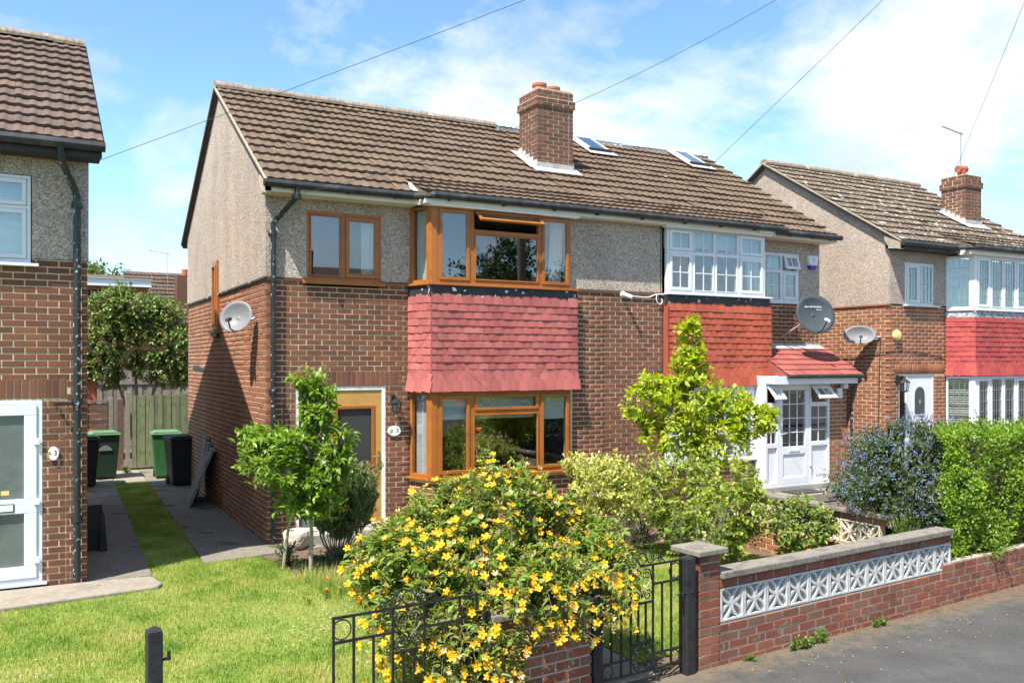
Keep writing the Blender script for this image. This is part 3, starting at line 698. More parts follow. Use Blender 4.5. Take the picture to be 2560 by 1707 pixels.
def dish(ctr, aim, rx, rz, wallpt, label, mat='dish_grey', group=None, lnb=True, arm_side=-1, text=None):
    """offset satellite dish; aim = direction it faces; wallpt = where its bracket meets the wall"""
    aim = Vector(aim).normalized(); u = Vector((0, 0, 1)).cross(aim).normalized(); w = aim.cross(u).normalized()
    if w.z < 0: w = -w
    F = Fr(ctr, u, aim, w); t = thing('satellite_dish', label, 'satellite dish', tuple(wallpt), group)
    prof = []; m = MB(); n = 40; K = 6
    for j in range(K+1):
        q = j/K
        for i in range(n):
            a = 2*math.pi*i/n; m.v.append(tuple(F.p(rx*q*math.cos(a), -.09*(1-q*q), rz*q*math.sin(a))))
    for j in range(K):
        for i in range(n): A = j*n+i; B = j*n+(i+1) % n; m.f.append((A, B, B+n, A+n))
    d = m.build('reflector', mat, t, smooth=True, fix=False); sol = d.modifiers.new('thick', 'SOLIDIFY'); sol.thickness = .006
    rim = MB().tube([F.p(rx*math.cos(a), 0, rz*math.sin(a)) for a in np.linspace(0, 2*math.pi, 41)], .006, 6); rim.build('rim', mat, t)
    wp = Vector(wallpt); back = F.p(0, -.10, -.02)
    br = MB(); br.tube([back, back-aim*.09, Vector((wp.x, wp.y, wp.z))-(-aim)*.0, wp], .02, 10)
    br.box(-.06, .06, -.13, -.09, -.09, .07, F); br.build('bracket', 'metal_grey', t)
    if lnb:
        tip = F.p(rx*.05, rz*.85, -rz*.55)
        MB().tube([F.p(0, -.02, -rz*.92), F.p(0, rz*.35, -rz*.95), tip], .011, 8).build('feed_arm', 'lamp_black', t)
        MB().lathe([(.0, -.04), (.026, -.04), (.03, .0), (.034, .05), (.0, .055)], Fr(tip, u, (F.p(0, -.05, 0)-tip).normalized(), w), 12).build('receiver', 'lamp_black' if mat == 'dish_grey' else 'white_plastic', t)
    if text:
        text_mesh('lettering', text[0], .056, Fr(F.p(0, -.050, rz*.42), u, aim, w), 'white_plastic', t, .0)
        text_mesh('lettering', text[1], .032, Fr(F.p(rx*.30, -.058, rz*.27), u, aim, w), 'white_plastic', t, .0)
    return t

# ================================================================== the setting
BZ = 49*.075          # top of the brickwork, 3.675
def build_ground():
    struct(MB().box(-250, 250, -200, 300, -.6, -.125).build('ground', 'ground'))
    struct(MB().box(-60, 60, -6.62, 18, -.5, -.012).build('garden_ground', 'soil'))
    struct(MB().box(-60, 60, -8.75, -6.62, -.5, -.006).build('pavement', 'asphalt'))
    m = MB()
    for i in range(56): m.box(-26+i*.915, -26+i*.915+.905, -8.90, -8.75, -.4, .0)
    struct(m.build('kerb', 'concrete_grey'))
    struct(MB().box(-80, 80, -14.6, -8.9, -.5, -.11).build('road', 'road'))
    struct(MB().box(-80, 80, -40, -14.6, -.5, -.0).build('far_pavement', 'asphalt'))
    # lawn base: one sheet with the shapes of beds and slabs left free by the sheets above
    struct(MB().poly([(-9, -6.45), (.95, -6.45), (.95, -5.4), (.7, -2.9), (-.1, -2.35), (-.15, -1.2), (-.3, -.7), (-.96, -.75), (-.68, 7.6), (-1.33, 7.64), (-1.6, -1.1), (-1.57, -1.77), (-3.2, -2.04), (-9, -2.4)], -.2, -.004).build('lawn', 'lawn_soil'))
    struct(MB().poly([(1.62, -6.3), (5.5, -6.1), (5.5, -2.6), (4.4, -2.55), (2.2, -2.6), (1.62, -3.2)], -.2, -.003).build('lawn', 'lawn_soil'))
    struct(MB().poly([(-9, -2.35), (-3.2, -2.0), (-1.62, -1.82), (-1.56, -1.70), (-1.62, -1.28), (-2.3, -1.22), (-9, -1.1)], -.2, .035).build('front_slab', 'concrete', bevel=.015))
    # twin concrete wheel tracks between the houses
    struct(MB().poly([(-2.32, -1.20), (-1.60, -1.12), (-1.30, 8.6), (-1.9, 9.9), (-2.32, 9.9)], -.2, .012).build('drive_track', 'concrete_old_shaded', bevel=.01))
    struct(MB().poly([(-.95, -.78), (.3, -.55), (2.1, -.55), (2.1, .02), (.02, .02), (.02, 9.9), (-.66, 9.9), (-.69, 7.5)], -.2, .010).build('drive_track', 'concrete_old_shaded', bevel=.01))
    struct(MB().poly([(-1.9, 9.9), (-1.30, 8.602), (-1.28, 7.75), (-.695, 7.75), (-.665, 9.9)], -.2, .008).build('rear_slab', 'concrete', bevel=.01))
    struct(MB().poly([(1.02, -6.62), (1.58, -6.62), (1.6, -3.2), (1.75, -.56), (.85, -.56), (.98, -3.2)], -.2, .008).build('garden_path', 'concrete', bevel=.01))
build_ground()

# ================================================================== house number 5
def house5():
    h = thing('semi_detached_house', 'brick and pebbledash house with brown framed bay windows and pink tile hanging', 'house', (2.7, 3.4, 0), 'houses along the street')
    FF = Fr((0, 0, 0), (1, 0, 0), (0, -1, 0)); FS = gableF(0, -1)
    FM = Fr((0, -.35, 0), (1, 0, 0), (0, -1, 0)); FB = Fr((0, -.45, 0), (1, 0, 0), (0, -1, 0))
    P0 = Vector((2.12, 0, 0)); P1 = Vector((2.285, -.45, 0)); dl = (P1-P0); LL = dl.length
    FL = Fr(P0, dl, Vector((dl.y, -dl.x, 0)))          # left return of the bay, outward normal
    if FL.n.x > 0: FL.n = -FL.n
    door = (.40, 1.745, .0, 2.165); w1 = (.555, 1.665, 3.60, 4.665); sw = (3.42, 3.92, 3.07, 4.29)
    # mortar core of the walls
    m = MB().slab(.008, 2.14, 0, BZ, [door, w1], -.1, -.007, FF)
    m.slab(.1, 6.85, 0, BZ, [sw], -.1, -.007, FS)
    m.box(4.69, 5.42, -.1, -.007, 0, BZ, FM)
    m.box(0.0, LL-.01, -.1, -.007, 0, .775, FL); m.box(2.285, 4.683, -.1, -.007, 0, .775, FB); m.box(4.60, 4.683, -.30, -.1, 0, .775, FB)
    m.box(.1, 5.40, 6.75, 6.84, 0, 4.9)
    wall = m.build('wall', 'mortar', h)
    br = courses(FF, 0, 2.125, 0, BZ, [door, w1, (.40, 1.95, 2.165, 2.40)], qL=0)
    br += soldiers(FF, .405, 1.945, 2.172, 2.395)
    br += courses(FM, 4.80, 5.42, 0, BZ, start=1) + courses(FB, 2.295, 4.69, 0, .775) + courses(FL, .02, LL-.004, 0, .775)
    pieces('brick', 'brickwork', BV, BF, br, 'brick', wall, 300)
    sb = courses(FS, 0, 6.85, 0, BZ, [sw], qL=1)
    pieces('brick', 'brickwork', BV, BF, sb, 'brick_side', wall, 300)
    # pebbledash above with a drip course
    m = MB().slab(-.012, 2.14, BZ+.03, 4.83, [w1], -.1, .014, FF).slab(0.1, 6.862, BZ+.03, 4.9, [sw], -.1, .014, FS)
    m.prism([(.0, 4.9), (6.85, 4.9), (6.85, 5.10), (3.42, 7.165), (0, 5.10)], -.1, .014, FS)
    m.build('pebbledash', 'pebbledash', h)
    MB().box(4.70, 5.42, -.1, .014, BZ+.03, 4.83, FM).build('pebbledash', 'pebbledash', h)
    m = MB().box(-.02, 6.86, -.02, .030, BZ+.002, BZ+.032, FS); m.build('drip_edge', 'lead_dark', h)
    for a, b, F_ in ((.02, .50, FF), (1.70, 2.12, FF), (4.83, 5.42, FM)): MB().box(a, b, -.06, .02, BZ+.001, BZ+.029, F_).build('drip_course', 'brick', h)
    # roof
    ch = (5.13, 5.42, 1.28, 2.0)
    rf, yr, zr = main_roof(h, -.08, 5.42, -.37, 4.965, block=(2.10, 5.42, -.64), ridge_x=(-.09, 5.33))
    verge(h, -.105, -.02, -.37, 4.965)
    MB().box(-.105, -.06, .55, .78, 5.50, 5.52).build('mortar_patch', 'cement', rf) if False else None
    MB().prism([(1.98, -.46), (2.10, -.46), (2.20, -.10), (2.06, -.10)], .0, .006, Fr((0, 0, 5.245), (1, 0, 0), (0, -.515, .857), (0, .857, .515))).build('valley_flashing', 'lead_pale', h)
    # eaves
    m = MB().box(-.10, 2.13, -.345, -.322, 4.825, 4.945); m.box(-.095, 2.13, -.323, -.016, 4.827, 4.84)
    m.build('fascia', 'cream_paint', h, bevel=.003)
    MB().prism([(-.345, 4.945), (-.345, 4.80), (-.1, 4.86), (.02, 5.02), (.02, 5.10)], -.102, -.016, Fr((0, 0, 0), (0, 1, 0), (1, 0, 0))).build('eaves_box', 'render_smooth', h)
    m = MB(); Fx = Fr(P0+Vector((-.09, -.34, 0)), dl, FL.n)
    m.box(2.21, 5.42, -.575, -.55, 4.835, 4.945); m.box(2.21, 4.80, -.56, -.44, 4.80, 4.835); m.box(2.195, 4.72, -.49, -.36, 4.815, 4.90)
    m.box(2.13, 2.22, -.57, -.33, 4.82, 4.90); m.box(4.78, 5.42, -.56, -.335, 4.833, 4.85)
    m.build('bay_fascia', 'white_paint', h, bevel=.004)
    half_gutter([(-.13, -.405, 4.925), (2.02, -.405, 4.93), (2.24, -.64, 4.935), (5.42, -.64, 4.94)], .052).build('gutter', 'gutter_black', h)
    brackets(h, FF, (.15, 1.05, 1.75), .346, .42, 4.87, 4.93); brackets(h, FF, (2.5, 3.4, 4.3, 5.1), .576, .66, 4.87, 4.94)
    downpipe(h, [(.32, -.405, 4.92), (.32, -.40, 4.80), (.30, -.36, 4.74), (.12, -.13, 4.50), (.075, -.075, 4.44), (.075, -.07, 2.2), (.075, -.07, .03)], .035, [(.075, -.07, 4.30), (.075, -.07, 2.12), (.075, -.07, .9), (.32, -.40, 4.78)])
    # chimney on the party wall
    chimney(h, 5.10, 5.86, 1.28, 1.95, 5.955, 7.13, 7.28, 7.44, [(5.33, 1.60, .125, .17), (5.63, 1.62, .125, .15)])
    # windows
    def L(a, b, c, d, **k): return dict(r=(a, b, c, d), **k)
    window(h, FF, .555, 1.665, 3.69, 4.665, [L(.60, 1.06, 3.735, 4.62, sash=.02), L(1.12, 1.625, 3.735, 4.62, sash=.06)], 'wood_frame', b=(-.06, .012), sill=(.06, .06, .05, .06))
    up = [L(2.395, 2.90, 3.73, 4.78, sash=.05), L(2.975, 4.09, 3.745, 4.45, sash=.02), L(2.975, 4.09, 4.51, 4.775, sash=.045, open=52), L(4.15, 4.655, 3.73, 4.78, sash=.05)]
    window(h, FB, 2.345, 4.685, 3.685, 4.815, up, 'wood_frame', b=(-.06, .015), sill=(.10, .12, .05, .035))
    lo = [L(2.395, 2.90, .865, 2.03, sash=.05), L(2.955, 4.09, .875, 1.74, sash=.02), L(2.975, 4.09, 1.79, 2.035, sash=.045), L(4.13, 4.655, .865, 2.03, sash=.05)]
    window(h, FB, 2.345, 4.685, .82, 2.08, lo, 'wood_frame', b=(-.06, .015), sill=(.10, .12, .06, .04))
    for z0, z1 in ((.82, 2.08), (3.685, 4.815)):
        window(h, FL, .02, LL-.055, z0, z1, [L(.07, LL-.10, z0+.05, z1-.035, sash=0)], 'wood_frame', b=(-.05, .012), sill=(.03, .06, .05, .036))
        MB().prism([(P1.x-.035, P1.y+.075), (P1.x-.012, P1.y-.012), (P1.x+.075, P1.y-.018), (P1.x+.075, P1.y+.06)], z0, z1, Fr((0, 0, 0), (1, 0, 0), (0, 0, 1), (0, 1, 0))).build('corner_post', 'wood_frame', h, bevel=.004)
    window(h, FS, 3.43, 3.91, 3.08, 4.28, [L(3.50, 3.84, 3.15, 4.21, sash=.04)], 'wood_frame', b=(-.06, .05), sill=(.04, .04, .05, .06))
    MB().box(3.40, 3.94, .0, .06, 2.96, 3.02, FS).build('window_stool', 'lead_dark', h)
    # bay shell, lead and hung tiles
    foot = [(2.125, -.002), (2.29, -.44), (4.68, -.44), (4.68, -.2), (2.4, -.0)]
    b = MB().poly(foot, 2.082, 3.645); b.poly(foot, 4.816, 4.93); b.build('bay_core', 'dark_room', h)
    m = MB().box(2.25, 4.81, -.02, .026, 3.49, 3.648, FB); m.box(-.02, LL+.02, -.02, .026, 3.492, 3.646, FL); m.build('lead_flashing', 'lead_dark', h)
    apron(h, [(FB, 2.285, 4.80, .5, .5), (FL, 0, LL, .15, .75)], 2.085, 3.50, 'tile_pink', flare=(.052, .026, .008), limit=300)
    # front door with side light
    m = MB().slab(.40, 1.745, .12, 2.165, [(.455, .80, .17, 2.11), (.855, 1.69, .17, 2.11)], -.08, -.01, FF)
    df = m.build('door_frame', 'white_paint', h, bevel=.004)
    MB().box(.45, .805, -.05, -.046, .165, 2.115, FF).build('side_pane', 'glass_frost', df)
    MB().slab(.858, 1.687, .172, 2.108, [(1.0, 1.55, 1.02, 1.86), (.99, 1.235, .38, .80), (1.315, 1.56, .38, .80)], -.07, -.025, FF).build('door', 'door_wood', h, bevel=.005)
    d = h.children[-1] if h.children else None
    d = [o for o in h.children if o.name.startswith('door') and not o.name.startswith('door_frame')][-1]
    MB().box(.985, 1.24, -.06, -.04, .375, .805, FF).build('panel', 'door_wood', d, bevel=.008); MB().box(1.31, 1.565, -.06, -.04, .375, .805, FF).build('panel', 'door_wood', d, bevel=.008)
    MB().slab(.97, 1.58, .99, 1.89, [(1.02, 1.53, 1.04, 1.84)], -.03, -.012, FF).build('beading', 'wood_frame', d, bevel=.006)
    MB().box(.99, 1.56, -.05, -.046, 1.01, 1.87, FF).build('pane', 'door_glass', d)
    m = MB().box(1.615, 1.655, -.025, -.012, 1.0, 1.22, FF); m.tube([FF.p(1.635, -.012, 1.14), FF.p(1.635, .03, 1.14), FF.p(1.52, .03, 1.14)], .009, 8); m.build('handle', 'brass', d)
    MB().box(1.12, 1.42, -.025, -.008, .90, .945, FF).build('letterbox', 'metal_grey', d)
    MB().box(.35, 1.80, .0, .28, -.1, .12, FF).build('doorstep', 'concrete_grey', h, bevel=.012)
    interior(h, .15, 5.40, .13, 3.4)
    # bay room floors reach the glass
    return h
H5 = house5()
curt = 'curtains in the brown framed house'
_FB = Fr((0, -.45, 0), (1, 0, 0), (0, -1, 0)); _FF = Fr((0, 0, 0), (1, 0, 0), (0, -1, 0))
curtain(_FF, 1.42, 1.63, 3.7, 4.6, -.16, 'white curtain behind right sash of small brown upstairs window', folds=4)
curtain(_FB, 4.42, 4.66, 3.74, 4.74, -.16, 'white curtain drawn to bay end nearest the chimney party wall upstairs', folds=4, skew=-.06)
_FL = Fr((2.12, 0, 0), (.165, -.45, 0), (-.45, -.165, 0))
curtain(_FL, .05, .33, 3.72, 4.78, -.12, 'white curtain in upstairs bay return above pink tiles', folds=5)
curtain(_FL, .05, .45, .84, 2.06, -.10, 'pale net curtain in downstairs bay return beside wall lantern', 'net', folds=7, amp=.012)
for a, b, z, lab in ((2.40, 2.89, 1.66, 'pale roller blind half lowered in bay sash beside corner post'), (2.97, 4.08, 1.66, 'pale roller blind a little lowered in wide middle bay light'), (4.14, 4.65, 1.62, 'pale roller blind half lowered in bay sash farthest from front door')):
    o = MB().box(a, b, -.13, -.124, z, 2.05, _FB).build('roller_blind', 'blind'); tag(o, lab, 'blind')
    if b-a > 1: o.rotation_euler = (0, 0, 0)
def table_lamp():
    t = thing('table_lamp', 'white table lamp standing inside upstairs bay return window', 'lamp', (2.42, -.20, 3.69))
    F = Fr((2.42, -.20, 3.69), (1, 0, 0), (0, 0, 1), (0, 1, 0))
    MB().lathe([(.0, 0), (.05, 0), (.05, .015), (.02, .05), (.035, .14), (.012, .24), (.0, .25)], F, 14).build('base', 'ceramic', t, smooth=True)
    MB().lathe([(.09, .23), (.07, .42)], F, 18).build('lamp_shade', 'curtain', t)
    MB().box(2.30, 2.50, -.36, -.10, 3.62, 3.689).build('ledge', 'white_paint', t)
table_lamp()
lantern((1.86, -.005, 1.92), (0, -1, 0), 'black lantern on brick wall between brown door and bay')
plaque((1.87, -.012, 1.50), (0, -1, 0), .105, .075, '5', 'oval white number plaque below black lantern', .05)
tag(MB().tube([(.22, -.012, 1.98), (.22, -.05, 1.96), (.22, -.05, 1.66), (.22, -.012, 1.64)], .011, 8).build('iron_bracket', 'lamp_black'), 'small black iron bracket on brick beside downpipe', 'bracket')
dish((-.29, .62, 3.175), (-.62, -.72, .32), .245, .235, (-.005, .72, 3.16), 'grey satellite dish on side wall of brown window house')
def side_camera():
    t = thing('security_light', 'small white security light on gable brickwork near rear corner', 'light', (-.02, 5.0, 2.37))
    MB().box(-.09, .0, 4.95, 5.05, 2.33, 2.43).build('housing', 'white_plastic', t, bevel=.01)
    MB().box(-.20, -.085, 4.90, 5.06, 2.36, 2.46).build('lamp_head', 'white_plastic', t, bevel=.02)
side_camera()

# ================================================================== house number 7
def house7():
    h = thing('semi_detached_house', 'brick and pebbledash house with white gridded bay, orange tile hanging and porch', 'house', (8.1, 3.4, 0), 'houses along the street')
    FF = Fr((0, 0, 0), (1, 0, 0), (0, -1, 0)); FM = Fr((0, -.35, 0), (1, 0, 0), (0, -1, 0)); FB = Fr((0, -.45, 0), (1, 0, 0), (0, -1, 0))
    FE = gableF(10.78, 1); X0, X1 = 5.42, 10.78
    w1 = (9.33, 10.22, 3.67, 4.60)
    m = MB().box(X0, 6.63, -.1, -.007, 0, BZ, FM)
    m.slab(8.89, X1-.008, 0, BZ, [w1, (9.0, 10.45, .15, 2.2)], -.1, -.007, FF); m.box(.1, 6.85, -.1, -.007, 0, BZ, FE)
    m.box(X0+.02, X1-.1, 6.75, 6.84, 0, 4.9); m.box(6.65, 8.63, -.1, -.007, 0, .775, FB); m.box(8.79, 8.885, -.45, -.0, 2.1, BZ, FF)
    wall = m.build('wall', 'mortar', h)
    br = courses(FM, X0+.004, 6.63, 0, BZ, start=0) + courses(FF, 8.90, X1, 0, BZ, [w1], qR=0)
    br += courses(FB, 6.65, 8.62, 0, .775)
    pieces('brick', 'brickwork', BV, BF, br, 'brick', wall, 300)
    joined('brickwork', BV, BF, courses(FE, 0, 6.85, 0, BZ, qL=1), 'brick_side', wall)
    MB().box(X0, 6.60, -.1, .014, BZ+.03, 4.83, FM).build('pebbledash', 'pebbledash', h)
    MB().slab(8.9, X1+.012, BZ+.03, 4.83, [w1], -.1, .014, FF).build('pebbledash', 'pebbledash', h)
    m = MB().slab(.1, 6.862, BZ+.03, 4.9, [], -.1, .014, FE); m.prism([(.0, 4.9), (6.85, 4.9), (6.85, 5.10), (3.42, 7.165), (0, 5.10)], -.1, .014, FE); m.build('pebbledash', 'pebbledash', h)
    MB().box(6.565, 6.578, -.05, .017, BZ+.03, 4.83, FM).build('movement_joint', 'black_plastic', h)
    MB().box(X0, 6.62, -.06, .02, BZ+.001, BZ+.029, FM).build('drip_course', 'brick', h)
    holes = [(7.06, 7.70, 2.62, 3.45), (9.70, 10.32, 2.55, 3.45)]
    rf, yr, zr = main_roof(h, X0, 10.90, -.37, 4.965, block=(X0, 9.20, -.64), ridge=False)
    verge(h, 10.83, 10.92, -.37, 4.965)
    # rooflights in the tiled slope
    Fs = Fr((0, -.37, 4.965), (1, 0, 0), (0, -math.sin(R(31)), math.cos(R(31))), (0, math.cos(R(31)), math.sin(R(31))))
    for (a, b) in ((7.10, 7.62), (9.74, 10.24)):
        m = MB().slab(a, b, 3.50, 4.33, [(a+.07, b-.07, 3.57, 4.26)], .03, .11, Fs); m.box(a-.08, b+.08, .068, .078, 3.30, 3.50, Fs); m.box(a-.07, a-.001, .06, .072, 3.5, 4.33, Fs); m.box(b+.001, b+.07, .06, .072, 3.5, 4.33, Fs)
        r = m.build('rooflight', 'lead_pale', rf)
        MB().box(a+.065, b-.065, .098, .104, 3.565, 4.265, Fs).build('pane', 'skylight_glass', r)
        MB().box(a-.01, b+.01, .085, .125, 3.47, 3.53, Fs).build('bottom_rail', 'black_plastic', r)
    # white edge of the loft dormer behind the ridge
    MB().box(5.34, 10.86, yr-.03, yr+.16, zr-.05, zr+.165).build('dormer_edge', 'white_plastic', h)
    MB().box(5.6, 10.7, yr+.16, yr+3.0, 5.6, zr+.12).build('loft_dormer', 'white_paint', h)
    # eaves
    m = MB().box(X0, 9.02, -.575, -.55, 4.835, 4.945); m.box(6.55, 9.0, -.56, -.44, 4.80, 4.836); m.box(X0, 6.55, -.56, -.335, 4.833, 4.85); m.box(9.02, 9.04, -.575, -.02, 4.80, 4.943)
    m.build('bay_fascia', 'cream_paint', h, bevel=.004)
    MB().box(8.62, 8.95, -.60, -.577, 4.845, 4.89).build('fascia_patch', 'white_plastic', h)
    m = MB().box(9.04, 10.90, -.345, -.322, 4.83, 4.945); m.box(9.04, 10.88, -.323, -.016, 4.832, 4.845); m.build('fascia', 'cream_paint', h, bevel=.003)
    half_gutter([(5.42, -.64, 4.94), (9.27, -.64, 4.935)], .052).build('gutter', 'gutter_black', h)
    half_gutter([(8.98, -.405, 4.93), (10.96, -.405, 4.925)], .052).build('gutter', 'gutter_black', h)
    brackets(h, FF, (6.0, 6.9, 7.7, 8.5), .576, .66, 4.87, 4.94); brackets(h, FF, (9.6, 10.2, 10.7), .346, .42, 4.87, 4.93)
    def L(a, b, c, d, **k): return dict(r=(a, b, c, d), **k)
    W = 'white_plastic'
    up = []
    for (a, b, s) in ((6.685, 7.165, .05), (7.215, 7.665, .012), (7.715, 8.215, .012), (8.275, 8.835, .05)):
        up += [L(a, b, 3.75, 4.375, sash=s, bars=(2, 2)), L(a, b, 4.43, 4.78, sash=s, bars=(2, 1))]
    window(h, FB, 6.635, 8.885, 3.70, 4.835, up, W, b=(-.06, .015), sill=(.02, .14, .06, .03))
    FR = Fr((8.888, -.45, 0), (0, 1, 0), (1, 0, 0))
    window(h, FR, .0, .44, 3.70, 4.835, [L(.06, .38, 3.75, 4.78, sash=0, bars=(2, 2))], W, b=(-.05, .004))
    window(h, FF, 9.33, 10.22, 3.67, 4.60, [L(9.375, 9.74, 3.72, 4.24, sash=.015, bars=(2, 2)), L(9.375, 9.74, 4.29, 4.555, sash=.015, bars=(2, 1)), L(9.80, 10.18, 3.72, 4.24, sash=.05, bars=(2, 2)), L(9.80, 10.18, 4.28, 4.56, sash=.05, bars=(2, 1), open=16)], W, b=(-.05, .016), sill=(.0, .0, .02, .03))
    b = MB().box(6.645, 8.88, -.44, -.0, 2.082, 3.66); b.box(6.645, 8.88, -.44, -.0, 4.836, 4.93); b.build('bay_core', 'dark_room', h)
    MB().box(6.60, 9.0, -.02, .026, 3.50, 3.672, FB).build('lead_flashing', 'lead_dark', h)
    FR2 = Fr((9.02, -.45, 0), (0, 1, 0), (1, 0, 0))
    MB().box(8.89, 9.015, -.44, -.0, 2.13, 3.50).build('bay_cheek', 'tile_orange', h)
    apron(h, [(FB, 6.64, 9.02, .1, .9), (FR2, 0, .45, .5, 0)], 2.10, 3.51, 'tile_orange', flare=(.056, .028, .009), limit=300)
    MB().box(6.615, 6.638, -.05, .05, 2.12, 3.5, FB).build('edge_batten', 'tile_orange', h)
    # ground floor bay window
    lo = []
    for (a, b_, s) in ((6.685, 7.165, .05), (7.215, 7.665, .012), (7.715, 8.165, .012), (8.215, 8.60, .05)):
        lo += [L(a, b_, .86, 1.66, sash=s, bars=(2, 2)), L(a, b_, 1.72, 2.04, sash=s, bars=(2, 1))]
    window(h, FB, 6.635, 8.645, .80, 2.10, lo, W, b=(-.06, .015), sill=(.06, .0, .06, .04))
    # porch
    FP = Fr((0, -.70, 0), (1, 0, 0), (0, -1, 0)); z0 = .25
    dr = (8.985, 9.735); sl = (8.70, 8.955); srr = (9.80, 10.235)
    m = MB().slab(8.65, 10.29, z0, 2.27, [(8.70, 8.945, 1.05, 1.70), (8.70, 8.945, 1.78, 2.06), (8.985, 9.765, z0+.05, 2.13), (9.805, 10.24, 1.05, 1.70), (9.805, 10.24, 1.78, 2.06), (8.71, 8.94, .33, .97), (9.82, 10.23, .33, .97)], -.06, .012, FP)
    m.box(8.70, 8.95, -.04, -.02, .32, .98, FP); m.box(9.81, 10.24, -.04, -.02, .32, .98, FP)
    pf = m.build('porch', W, h, bevel=.005)
    for (a, b_) in ((8.70, 8.945), (9.805, 10.24)):
        nb = 2
        MB().box(a-.004, b_+.004, -.026, -.022, 1.046, 1.704, FP).build('pane', 'glass', pf)
        for i in range(1, nb): x = a+(b_-a)*i/nb; MB().box(x-.009, x+.009, -.031, -.017, 1.05, 1.70, FP).build('glazing_bar', W, pf)
        for i in range(1, 3): z = 1.05+.65*i/3; MB().box(a, b_, -.033, -.015, z-.009, z+.009, FP).build('glazing_bar', W, pf)
        G = FP.hinge(a-.01, .014, 2.075, R(42)); wd = b_-a+.02
        MB().slab(0, wd, -.31, 0, [(.06, wd-.06, -.24, -.07)], 0, .035, G).build('vent_sash', W, pf, bevel=.004)
        MB().box(.055, wd-.055, .015, .019, -.245, -.065, G).build('pane', 'glass', pf)
        MB().box(wd/2-.008, wd/2+.008, .008, .027, -.24, -.07, G).build('glazing_bar', W, pf)
    d = MB().slab(8.99, 9.76, z0+.055, 2.125, [(9.085, 9.665, .98, 2.01), (9.095, 9.655, .42, .84)], -.05, .008, FP).build('porch_door', W, h, bevel=.005)
    MB().box(9.09, 9.66, -.035, -.012, .415, .845, FP).build('panel', W, d, bevel=.01)
    MB().box(9.08, 9.67, -.023, -.019, .975, 2.015, FP).build('pane', 'glass', d)
    for i in (1, 2): x = 9.085+.58*i/3; MB().box(x-.008, x+.008, -.029, -.013, .98, 2.01, FP).build('glazing_bar', W, d)
    for i in (1, 2, 3): z = .98+1.03*i/4; MB().box(9.085, 9.665, -.031, -.011, z-.008, z+.008, FP).build('glazing_bar', W, d)
    MB().box(9.24, 9.50, .006, .018, .885, .935, FP).build('letterbox', W, d, bevel=.003)
    m = MB().tube([FP.p(9.035, .0, 1.22), FP.p(9.035, .045, 1.22), FP.p(9.14, .045, 1.23)], .010, 8); m.build('handle', W, d)
    for z in (.6, 1.75): MB().box(9.755, 9.80, .008, .03, z, z+.10, FP).build('hinge', W, d)
    # brick pier and right flank of the porch
    Ff = Fr((10.29, -.70, 0), (1, 0, 0), (0, -1, 0)); Fq = Fr((10.775, -.70, 0), (0, 1, 0), (1, 0, 0))
    pw = MB().box(10.30, 10.768, -.693, -.02, .0, 2.27).build('porch_pier', 'mortar', h)
    pieces('brick', 'brickwork', BV, BF, courses(Ff, 0, .485, 0, 2.25, qR=0)+courses(Fq, 0, .68, 0, 2.25, qL=1), 'brick_side', pw, 120)
    MB().box(8.60, 10.775, -.715, -.10, .0, .248).build('porch_base', 'concrete_grey', h)
    MB().box(8.66, 10.77, -1.15, -.715, 0, .17).build('porch_step', 'concrete', h, bevel=.02)
    MB().box(8.64, 8.70, -.69, -.45, .25, 2.27).build('porch_cheek', W, h)
    # lean-to porch roof
    s0 = math.atan2(.56, .98); rows = 6; L_ = math.hypot(.56, .98); c, s = math.cos(s0), math.sin(s0)
    F2 = Fr((0, 0, 0), (0, 1, 0), (1, 0, 0))
    pr = MB().prism([(-.96, 2.27), (0.0, 2.83), (0.0, 2.30), (-.70, 2.272), (-.94, 2.268)], 8.96, 10.87, F2).build('porch_roof', 'tile_porch', h)
    tv = [(-.5, 0, .012), (.5, 0, .012), (.5, 1, .012), (-.5, 1, .012), (-.5, 0, -.004), (.5, 0, -.004)]; tf = [(0, 1, 2, 3), (4, 5, 1, 0)]
    out = []
    for k in range(rows):
        xl = 8.95; xr = 10.90-.0*k; n = 11; w = (xr-xl)/n; g = L_/rows
        cuts = [xl+i*w for i in range(n+1)] if k % 2 == 0 else [xl]+[xl+(i+.5)*w for i in range(n)]+[xr]
        for i in range(len(cuts)-1):
            al = s0-.10+random.gauss(0, .01); p = np.array([(cuts[i]+cuts[i+1])/2, -.98+k*g*c, 2.275+k*g*s+.012])
            out.append(mat4((cuts[i+1]-cuts[i]-.004, 0, 0), np.array([0, math.cos(al), math.sin(al)])*(g+.04), (0, -math.sin(al), math.cos(al)), p))
    pieces('tile', 'tiling', tv, tf, out, 'tile_porch', pr, 120, normal=(0, -.5, .86))
    Fl = Fr((0, 0, 2.83), (1, 0, 0), (0, -s, c), (0, c, s))
    m = MB().box(9.02, 10.80, -.13, -.002, 2.70, 2.86, Fr((0, -.13, .0), (1, 0, 0), (0, 1, 0)))
    MB().prism([(-.02, 2.88), (-.0, 2.88), (.0, 2.80), (-.15, 2.77), (-.15, 2.785), (-.02, 2.845)], 9.03, 10.80, F2).build('porch_flashing', 'lead_pale', h)
    MB().box(8.66, 10.84, -.92, -.895, 2.12, 2.265).build('porch_fascia', W, h, bevel=.004)
    MB().box(8.66, 10.82, -.895, -.71, 2.13, 2.145).build('porch_soffit', W, h)
    half_gutter([(8.95, -.965, 2.265), (10.88, -.965, 2.26)], .035).build('porch_gutter', 'gutter_black', h)
    downpipe(h, [(10.84, -.965, 2.25), (10.84, -.95, 2.17), (10.83, -.80, 2.05), (10.82, -.77, 1.9), (10.82, -.77, .05)], .028)
    interior(h, X0+.02, 10.66, .13, 3.4)
    return h
H7 = house7()
